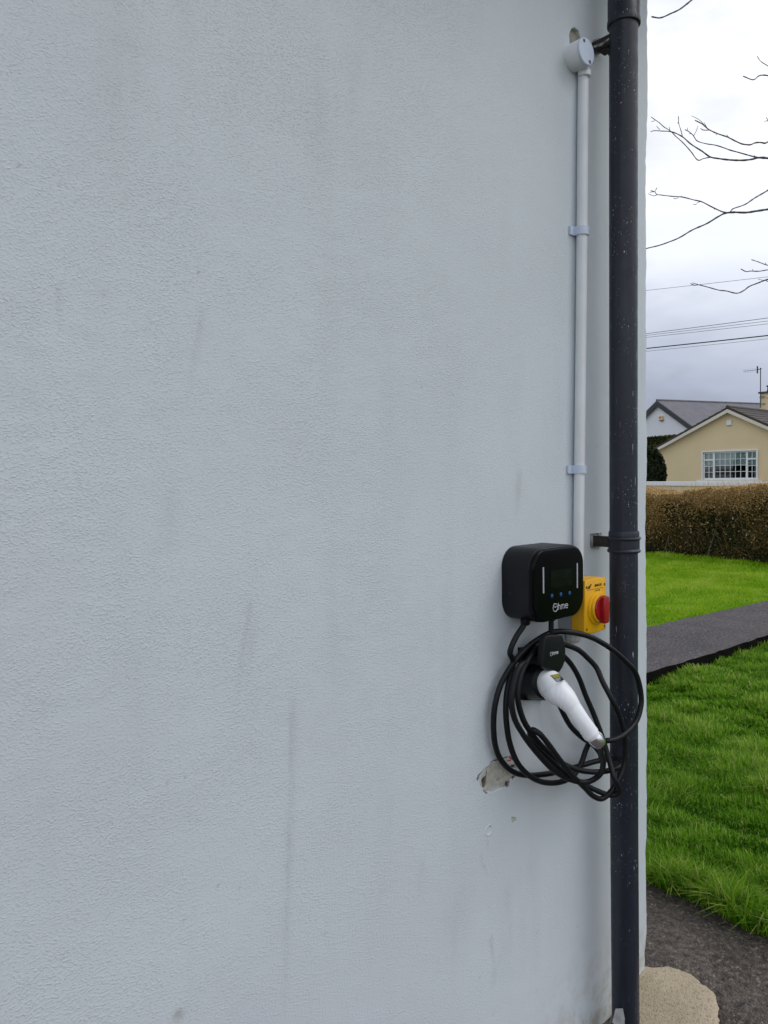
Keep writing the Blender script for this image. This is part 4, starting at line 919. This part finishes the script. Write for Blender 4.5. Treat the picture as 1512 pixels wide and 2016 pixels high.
def bungalow():
    X = 36.0; pk = PX(1437, 806.5, X); el = PX(1297, 885, X); er_dir = PX(1512, 839.5, X)
    wl = el[1]-pk[1]; dl = pk[2]-el[2]; wr = wl; rr = pk[1]-er_dir[1]; dr = (pk[2]-er_dir[2])/rr*wr
    root = empty('bungalow', (X, pk[1], .4), 'cream rendered bungalow with a dark brown tiled roof and a white-framed window', 'house')
    w0, w1 = PX(1384, 945, X), PX(1490, 888, X); a0, a1 = w0[1]-pk[1], w1[1]-pk[1]; za, zc = w0[2]-pk[2], PX(1437, 888.5, X)[2]-pk[2]
    brown = mat('brown_tiles', (.040, .027, .024), .7, color2=(.065, .046, .042), vscale=1.2)
    g = gable_house(root, pk, (1, 0.03), wl, wr, dl, dr, .3, 13, CREAM, brown, BARGE, ov=.28, hole=(a0, a1, za, zc), barge=.15, step=13, roof_t=.09)
    # boxed end of the eaves
    e = el; MB().box((X-.32, e[1]-.05, e[2]-.30), (X+.1, e[1]+.42, e[2]-.06)).build('eaves_box', BARGE, root, smooth=False)
    # window: surround, frame, glazing bars, panes, blind, dark room
    y0, y1, z0, z1 = w0[1], w1[1], pk[2]+za, pk[2]+zc        # y0 > y1
    wf = MB(); t = .06
    wf.box((X-.05, y0+t, z0-.02), (X+.02, y0, z1+.06)).box((X-.05, y1, z0-.02), (X+.02, y1-t, z1+.06)).box((X-.05, y0, z1), (X+.02, y1, z1+.06)).box((X-.12, y0+t+.25, z0-.12), (X+.02, y1-t-.25, z0-.02))
    win = wf.build('window', UPVC, root, smooth=False)
    fr = MB(); W_ = y0-y1; b1 = .06
    L1 = y0-W_*.20; L2 = y1+W_*.185
    def bar(ya, yb, za_, zb_, d0=.05, d1=.12): fr.box((X+d0, ya, za_), (X+d1, yb, zb_))
    bar(y0, y0-b1, z0, z1); bar(y1, y1+b1, z0, z1); bar(y0-b1, y1+b1, z1-.07, z1); bar(y0-b1, y1+b1, z0, z0+.10)
    bar(L1+.05, L1-.05, z0+.10, z1-.07); bar(L2+.05, L2-.05, z0+.10, z1-.07)
    tz = z0+(z1-z0)*.72
    bar(y0-b1, L1+.05, tz-.04, tz+.04); bar(L2-.05, y1+b1, tz-.04, tz+.04)
    fr.build('frame', UPVC, win, smooth=False)
    def child(mb, nm, m_):
        mb.build(nm, m_, win, smooth=False)
    gb_ = MB(); gw = .013
    for (ya, yb, nx, zlo, zhi, nz) in ((L1-.05, L2+.05, 6, z0+.10, z1-.07, 4), (y0-b1, L1+.05, 2, z0+.10, tz-.04, 3), (L2-.05, y1+b1, 2, z0+.10, tz-.04, 3), (y0-b1, L1+.05, 2, tz+.04, z1-.07, 1), (L2-.05, y1+b1, 2, tz+.04, z1-.07, 1)):
        for i in range(1, nx): y = ya+(yb-ya)*i/nx; gb_.box((X+.075, y-gw, zlo), (X+.10, y+gw, zhi))
        for j in range(1, nz): z = zlo+(zhi-zlo)*j/nz; gb_.box((X+.078, ya, z-gw), (X+.097, yb, z+gw))
    child(gb_, 'glazing_bars', UPVC)
    GL = bpy.data.materials.new('window_glass'); GL.use_nodes = True; t_ = GL.node_tree; t_.nodes.clear()
    o_ = N(t_, 'ShaderNodeOutputMaterial'); tr = N(t_, 'ShaderNodeBsdfTransparent'); gl_ = N(t_, 'ShaderNodeBsdfGlossy'); ms = N(t_, 'ShaderNodeMixShader'); gl_.inputs['Roughness'].default_value = .02
    fn = N(t_, 'ShaderNodeFresnel'); fn.inputs[0].default_value = 1.5; mm = N(t_, 'ShaderNodeMath', operation='MULTIPLY_ADD'); mm.inputs[1].default_value = 1.2; mm.inputs[2].default_value = .02
    t_.links.new(fn.outputs[0], mm.inputs[0]); t_.links.new(mm.outputs[0], ms.inputs[0]); tr.inputs[0].default_value = (.82, .88, .87, 1)
    t_.links.new(tr.outputs[0], ms.inputs[1]); t_.links.new(gl_.outputs[0], ms.inputs[2]); t_.links.new(ms.outputs[0], o_.inputs[0])
    child(MB().box((X+.084, y0-.04, z0+.05), (X+.090, y1+.04, z1-.03)), 'pane', GL)
    child(MB().box((X+.16, y0-b1, z0+(z1-z0)*.50), (X+.17, y1+b1, z1)), 'blind', mat('pale_blind', (.72, .84, .80), .8, var=.08, vscale=3))
    CURT = mat('grey_curtain', (.34, .36, .36), .9, var=.35, vscale=8)
    for ya, yb in ((y0-.02, y0-W_*.14), (y1+W_*.08, y1+.02)): child(MB().box((X+.20, ya, z0+.05), (X+.22, yb, z1)), 'curtain', CURT)
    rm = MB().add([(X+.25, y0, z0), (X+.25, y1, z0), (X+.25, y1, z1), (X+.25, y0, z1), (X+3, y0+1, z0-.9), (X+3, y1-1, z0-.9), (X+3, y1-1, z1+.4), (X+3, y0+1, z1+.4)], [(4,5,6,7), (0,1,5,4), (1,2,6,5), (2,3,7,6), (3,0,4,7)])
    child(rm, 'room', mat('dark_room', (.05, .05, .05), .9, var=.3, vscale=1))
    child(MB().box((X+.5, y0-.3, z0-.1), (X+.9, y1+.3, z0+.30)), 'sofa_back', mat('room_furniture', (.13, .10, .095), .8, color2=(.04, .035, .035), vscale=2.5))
    # chimney
    cz0 = PX(1500, 806, X+6); cc = (X+7.0, PX(1503.5, 790, X+7.0)[1]); top = PX(1503, 776, X+7.0)[2]; low = PX(1503, 812, X+7.0)[2]-.8
    ch_ = MB().box((cc[0]-.5, cc[1], low), (cc[0]+.5, cc[1]-1.3, top)).box((cc[0]-.54, cc[1]+.02, top-.25), (cc[0]+.54, cc[1]-1.34, top-.19)).build('chimney', CREAM, root, smooth=False)
    cpm = MB().box((cc[0]-.6, cc[1]+.06, top), (cc[0]+.6, cc[1]-1.38, top+.09)); cpm.build('cap', mat('chimney_cap', (.10, .09, .085), .9, var=.3), ch_, smooth=False)
    for q in (.30, .85):
        MB().lathe((cc[0], cc[1]-q, top+.09), (0, 0, 1), [(0, .13), (.12, .12), (.14, .10), (.30, .10), (.32, .16), (.36, .17), (.38, .10)], 14).build('chimney_pot', mat('chimney_pot', (.045, .04, .045), .8, var=.3), ch_)
    # alarm box on the gable
    p = PX(1436, 832, X); al = empty('alarm_box', (X, p[1], p[2]), 'white alarm box high on the cream gable', 'alarm box')
    b2 = .135
    MB().add([(X, p[1]+b2, p[2]-.13), (X, p[1]-b2, p[2]-.13), (X, p[1]-b2, p[2]+.13), (X, p[1]+b2, p[2]+.13), (X-.07, p[1]+b2*.92, p[2]-.12), (X-.07, p[1]-b2*.92, p[2]-.12), (X-.07, p[1]-b2*.92, p[2]+.12), (X-.07, p[1]+b2*.92, p[2]+.12)],
             [(0,1,2,3), (4,5,6,7), (0,1,5,4), (1,2,6,5), (2,3,7,6), (3,0,4,7)]).build('cover', WHITE, al, smooth=False)
    MB().box((X-.055, p[1]+b2*.6, p[2]-.16), (X-.01, p[1]-b2*.6, p[2]-.128)).build('base_lip', mat('alarm_grey', (.4, .41, .43), .5, var=.1), al, smooth=False)
    # aerial on the chimney
    ax = X+7.0-.65; b0 = PX(1497, 803, ax); b1_ = PX(1497.3, 724, ax)
    ae = empty('tv_aerial', b0, 'thin television aerial on a mast beside the chimney', 'aerial'); dk = mat('aerial_metal', (.05, .055, .07), .5, metal=.4, var=.2)
    MB().tube([b0, (b0+b1_)/2, b1_], .026, 8).build('mast', dk, ae)
    bl = PX(1491, 728, ax); bm_ = PX(1464, 731, ax)
    bmn = MB().tube([b1_+np.array([0, -.06, -.05]), bl], .022, 6); bmn.tube([bl, bm_], .010, 6); bmn.build('boom', dk, ae)
    rf_ = MB().box((ax-.04, bl[1]+.02, bl[2]-.20), (ax+.04, bl[1]-.03, bl[2]+.20)); rf_.build('reflector', dk, ae, smooth=False)
    el_ = MB()
    for k_ in range(1, 9):
        p_ = bl+(bm_-bl)*k_/8.2; el_.tube([p_+np.array([0, 0, -.11]), p_+np.array([0, 0, .11])], .007, 5)
    el_.build('elements', mat('aerial_rods', (.35, .37, .42), .4, metal=.5, var=.1), ae)
    for zz_ in (.22, .62): MB().tube([b0+np.array([0, 0, zz_]), b0+np.array([.15, -.22, zz_])], .02, 6).build('clamp', dk, ae)
bungalow()
def white_house():
    pk = AT(1297, 791, 62.0); d = ray(1500, 798); q = CAM+d*((pk[2]-CAM[2])/d[2]); rd = (q-pk)[:2]; rd /= np.linalg.norm(rd)
    # keep the ridge direction steady even where the sight line runs nearly level with it
    lf = np.array([-rd[1], rd[0]]); d2 = ray(1360, 837); t = ((pk[:2]-CAM[:2])@rd)/(d2[:2]@rd); e = CAM+d2*t; a = (e-pk)[:2]@lf; sl = (pk[2]-e[2])/abs(a)
    d3 = ray(1275, 813); t3 = ((pk[:2]-CAM[:2])@rd)/(d3[:2]@rd); e3 = CAM+d3*t3; a3 = (e3-pk)[:2]@lf; sl3 = (pk[2]-e3[2])/abs(a3)
    w = 4.6; base = 0.0
    root = empty('white_house', (pk[0], pk[1], 0), 'white gabled house with a grey slate roof, furthest back behind the bungalow', 'house')
    slate = roof_mat('grey_slate', (.135, .13, .145), (.165, .16, .175), 3.2)
    sl_edge = mat('slate_verge', (.045, .05, .062), .7, var=.2)
    g = gable_house(root, pk, rd, w, w, sl3*w, sl*w, base, 24, mat('bright_white_wall', (.74, .76, .82), .7, var=.03, vscale=.5), slate, sl_edge, ov=.22, barge=.34, roof_t=.10)
    d4 = ray(1302, 823); t4 = ((pk[:2]-CAM[:2])@rd)/(d4[:2]@rd); c = CAM+d4*(t4*.998)
    al = empty('alarm_box', c, 'small orange and cream alarm box on the white gable', 'alarm box'); R3 = np.array([rd[0], rd[1], 0.]); L3 = np.array([lf[0], lf[1], 0.])
    MB().obox(c, R3, L3, (0, 0, 1), (-.10, -.16, -.17), (.16, .16, .17)).build('cover', mat('alarm_cream', (.75, .58, .33), .5, var=.1), al, smooth=False)
    MB().obox(c, R3, L3, (0, 0, 1), (-.13, -.07, -.02), (-.099, .15, .12)).build('lamp_lens', mat('alarm_orange', (.55, .22, .03), .4, var=.1), al, smooth=False)
    MB().obox(c, R3, L3, (0, 0, 1), (-.12, -.13, -.24), (.1, .13, -.171)).build('siren_base', mat('alarm_dark', (.08, .07, .06), .6, var=.1), al, smooth=False)
white_house()
BUSH = leaf_mat('bush_leaves', [(.006, .010, .005), (.013, .022, .009)], [(.026, .040, .015), (.06, .075, .03)], .2, .45)
p = PX(1283, 917, 31.0); blob_bush('garden_bush', 'dark rounded evergreen bush beside the cream bungalow', 'bush', (31.0, p[1]+.05, 1.35), .66, .62, 1.32, 9000, .085, BUSH, 51)
def far_hedge():
    X = 46.0; ya, yb = PX(1250, 860, X)[1], PX(1345, 856, X)[1]; g = np.random.default_rng(61); n = 16000
    root = empty('tall_hedge', (X, (ya+yb)/2, 0), 'olive green tall hedge behind the bungalow below the white house', 'hedge')
    z_l, z_r = PX(1275, 861, X)[2], PX(1330, 856, X)[2]; y_l, y_r = PX(1275, 861, X)[1], PX(1330, 856, X)[1]
    y = g.uniform(yb-6, ya+8, n); tp = z_l+(y-y_l)/(y_r-y_l)*(z_r-z_l); tp = np.clip(tp, 3.0, 5); u = g.uniform(0, 1, n)
    top = u < .3; z = np.where(top, tp-g.exponential(.04, n), tp*g.uniform(.2, 1, n)); x = np.where(top, X+g.uniform(0, 1.4, n), X+g.exponential(.08, n))
    P = np.stack([x, y, z], 1); lu = lumps(P[:, [1, 2]], 3, 62)
    v, q, t_ = leaf_cards(P, g.uniform(.09, .17, n), np.where(top[:, None], (0, 0, 1.2), (-1, 0, .4)), np.clip(.4+.15*lu+g.normal(0, .15, n)+.25*top, 0, 1), 63)
    fast_mesh('foliage', v, q, leaf_mat('tall_hedge_leaves', [(.02, .026, .007), (.04, .048, .012)], [(.07, .078, .02), (.12, .12, .035)], .25, .6), root, {'tint': t_}, smooth=False)
    MB().box((X+.12, yb-6, 0), (X+1.3, ya+8, min(z_l, z_r)-.06)).build('stems', mat('tall_hedge_core', (.025, .028, .012), .95, var=.4, vscale=2), root, smooth=False)
far_hedge()
def front_wall():
    X = 25.0; zt = PX(1400, 948.6, X)[2]; zb = PX(1400, 956.6, X)[2]; ya, yb = PX(1180, 950, X)[1]+6, PX(1700, 950, X)[1]-8
    # coping follows a gentle fall of the road
    root = empty('front_wall', (X, (ya+yb)/2, 0), 'low cream garden wall with a white coping in front of the bungalow', 'garden wall')
    z1, z2 = PX(1275, 948.2, X)[2], PX(1510, 949.2, X)[2]; y1_, y2_ = PX(1275, 948.2, X)[1], PX(1510, 949.2, X)[1]; zz_ = lambda y: z1+(y-y1_)/(y2_-y1_)*(z2-z1); h = zt-zb
    def bar(x0, x1, lo, hi):
        v = [(x, y, (zz_(y)+o) if o is not None else 0.) for y in (ya, yb) for x, o in ((x0, lo), (x1, lo), (x1, hi), (x0, hi))]
        return MB().add(v, [(0,1,2,3), (4,5,6,7), (0,1,5,4), (1,2,6,5), (2,3,7,6), (3,0,4,7)])
    bar(X, X+.25, None, -h).build('wall_panel', CREAM, root, smooth=False)
    bar(X-.06, X+.31, -h+.001, 0).build('coping', WHITE, root, smooth=False)
front_wall()
# ------------------------------------------------------------------ overhead lines
LINE = mat('wire', (.03, .03, .035), .6, var=.2)
for X, pa, pb, r, lab, cat_ in ((26.0, (1276, 571.5), (1512, 545), .010, 'single thin wire highest across the sky, behind the bare twigs', 'wire'),
        (22.0, (1275, 656.5), (1512, 626.0), .012, 'uppermost wire of the three strung close together', 'wire'),
        (22.3, (1275, 660.0), (1512, 632.0), .009, 'middle wire of the three strung close together', 'wire'),
        (22.6, (1275, 664.0), (1512, 637.5), .009, 'lowest wire of the three strung close together', 'wire'),
        (22.0, (1275, 685.8), (1512, 660.5), .026, 'thick black overhead cable, the heaviest line in the sky', 'wire'),
        (22.4, (1275, 691.5), (1512, 667.0), .008, 'hair-thin wire just under the thick black cable', 'wire')):
    a, b = PX(*pa, X), PX(*pb, X); d = (b-a); P = [a-d*4+np.array([0, 0, .35]), a-d*2+np.array([0, 0, .1]), a-d*.8, a, b, b+d*1.5+np.array([0, 0, .05]), b+d*3+np.array([0, 0, .3])]
    tag(MB().tube(spline(P, .8), r*.72, 6).build('overhead_wire', LINE), lab, cat_, 'overhead wires along the road')

# ------------------------------------------------------------------ bare tree
def tree():
    q2 = lambda x, y: (1270+x/6.248, 200+y/6.248); q3 = lambda x, y: (1270+x/6.248, 340+y/6.248)
    BR = []   # pixel polyline, radius in px at start (tip) and end (root), depth
    def B(pts, r0, r1, Z=6.0, dz=0.0): BR.append((pts, r0, r1, Z, dz))
    B([(1283,33),(1300,35),(1322,26),(1337,19),(1352,8),(1368,-6),(1425,-60),(1520,-130),(1640,-120)], 1.6, 4.5, 5.6, .4)
    B([q2(*p) for p in ((70,370),(110,358),(200,362),(320,370),(400,400),(470,440),(560,520),(700,610),(800,680),(900,700),(1050,718),(1200,722),(1300,712),(1400,690),(1512,697))]+[(1560,318),(1640,330),(1760,380)], .9, 4.6, 5.8, .4)
    B([q2(*p) for p in ((75,190),(180,265),(230,310),(310,360),(380,430),(460,500),(560,610),(655,722),(720,700),(800,685))], .8, 1.3, 5.7)
    B([q2(*p) for p in ((410,180),(415,270),(440,350),(460,430))], .8, 1.0, 5.72)
    B([q2(*p) for p in ((490,345),(540,370),(595,420),(635,480),(760,520),(860,535),(960,565),(1040,595),(1150,625),(1310,670),(1400,690))], .9, 1.6, 5.85)
    B([q2(*p) for p in ((650,295),(635,350),(600,415))], .5, .9, 5.8)
    B([q2(*p) for p in ((615,230),(700,275),(780,340),(880,390),(1010,435),(1120,490),(1190,520),(1250,530),(1300,530),(1350,508),(1420,503),(1480,512),(1512,495))]+[(1560,268),(1650,280),(1760,330)], 1.1, 3.4, 6.2, .3)
    B([q2(*p) for p in ((680,330),(720,350),(790,350))], .8, 1.2, 6.15); B([q2(*p) for p in ((570,175),(660,220),(740,300))], .4, .8, 6.15); B([q2(*p) for p in ((725,255),(760,320))], .4, .7, 6.15)
    for tw in (((1000,405),(1025,435)), ((350-210,300),(180,345)), ((295,310),(305,350)), ((520,320),(522,350)), ((395,255),(415,270)), ((170,250),(185,268)), ((540,395),(565,395)), ((870,415),(890,395)), ((75,245),(105,240),(120,235)), ((1340,660),(1360,680))): B([q2(*p) for p in tw], .5, .8, 5.85)
    B([(1505,240),(1511,238),(1530,250),(1600,290)], .6, 2.0, 6.2, .2); B([(1508,231),(1516,241)], .7, .8, 6.2)
    B([(1491,111),(1497,120),(1512,130),(1560,160),(1640,230)], .8, 2.2, 5.9, .2); B([(1463,150),(1483,157),(1493,150),(1500,148),(1512,149),(1560,165)], 1.1, 2.0, 5.9, .2)
    B([q3(*p) for p in ((-160,985),(45,925),(170,895),(300,850),(420,800),(580,705),(760,625),(900,540),(980,500),(1080,487),(1240,490),(1380,470),(1512,450))]+[(1580,400),(1680,400),(1770,430)], 1.3, 4.2, 5.4, .5)
    B([q3(*p) for p in ((60,240),(120,235),(140,265),(200,275),(330,290),(460,300),(600,335),(690,355),(800,410),(870,445),(950,480),(1000,490))], .9, 1.6, 5.42)
    B([q3(*p) for p in ((1050,480),(1080,445),(1230,390),(1350,310),(1512,215))]+[(1570,335),(1660,320)], 1.4, 2.4, 5.45, .5)
    for tw in (((40,258),(65,270),(105,285),(140,275)), ((65,215),(120,235)), ((120,235),(145,185)), ((350,315),(385,320),(410,305)), ((590,388),(625,390),(650,365),(680,355)), ((440,288),(465,300)), ((390,815),(410,800)), ((1235,505),(1240,490)), ((845,450),(870,445)), ((940,510),(980,490))): B([q3(*p) for p in tw], .6, .9, 5.42)
    B([q3(*p) for p in ((560,1365),(610,1385),(660,1380),(780,1410),(910,1445),(1000,1455),(1100,1480),(1150,1480),(1220,1445),(1280,1400),(1380,1360),(1512,1310))]+[(1570,530),(1680,520),(1775,540)], 1.0, 3.2, 5.9, .3)
    B([q3(*p) for p in ((580,1355),(650,1375))], .7, .8, 5.9); B([q3(*p) for p in ((1180,1185),(1240,1215),(1300,1210),(1400,1212),(1512,1195))]+[(1580,525)], 1.1, 1.7, 6.0, .2)
    B([q3(*p) for p in ((1310,1070),(1400,1100),(1512,1140))]+[(1570,535)], .9, 1.3, 6.0, .2); B([q3(*p) for p in ((1390,1305),(1430,1320),(1480,1325),(1512,1340))], .5, .9, 6.0); B([q3(*p) for p in ((1320,1185),(1330,1215))], .5, .7, 6.0); B([q3(*p) for p in ((1475,1105),(1490,1130))], .5, .7, 6.0)
    base = G(1830, 1250, -.02); root = empty('bare_tree', base, 'leafless tree reaching bare twigs into the bright sky from the right', 'tree')
    br = MB(); g = np.random.default_rng(71)
    for pts, r0, r1, Z, dz in BR:
        n = len(pts); P = np.array([AT(px, py, Z+dz*(i/(n-1))) for i, (px, py) in enumerate(pts)])
        S = spline(P, .012); rr = np.linspace(r0, r1, len(S))*.5*1.6*Z/FPX*(1+.10*np.sin(np.arange(len(S))*.9)+.06*g.standard_normal(len(S)))
        br.tube(S, np.maximum(rr, .0012), 6)
    bark = mat('tree_bark', (.135, .105, .120), .85, color2=(.08, .065, .072), vscale=40, bump=.5, bscale=90)
    tp = AT(1760, 430, 6.3); t1 = AT(1790, 700, 6.3); t0 = np.array([t1[0]+.05, t1[1], -.05])
    tk = MB().tube(spline([t0, (t0+t1)/2+np.array([.03, .02, 0]), t1, tp, AT(1765, 330, 6.3), AT(1770, 100, 6.4), AT(1760, -200, 6.4)], .05), np.linspace(.12, .03, len(spline([t0, (t0+t1)/2, t1, tp, AT(1765, 330, 6.3), AT(1770, 100, 6.4), AT(1760, -200, 6.4)], .05))), 14) if False else None
    S = spline([t0, (t0+t1)/2+np.array([.03, .02, 0]), t1, tp, AT(1765, 330, 6.3), AT(1770, 100, 6.4), AT(1760, -200, 6.4)], .05)
    MB().tube(S, np.linspace(.13, .025, len(S)), 14).build('trunk', bark, root)
    for a, b in (((1640,-120),(1765,60)), ((1600,290),(1765,340)), ((1640,230),(1768,260)), ((1560,165),(1640,230)), ((1660,320),(1768,380)), ((1580,525),(1680,522)), ((1570,535),(1680,522)), ((1680,520),(1785,600))):
        br.tube([AT(*a, 6.1), AT((a[0]+b[0])/2, (a[1]+b[1])/2+6, 6.2), AT(*b, 6.3)], [.008, .010, .014], 6)
    br.build('branches', bark, root)
tree()
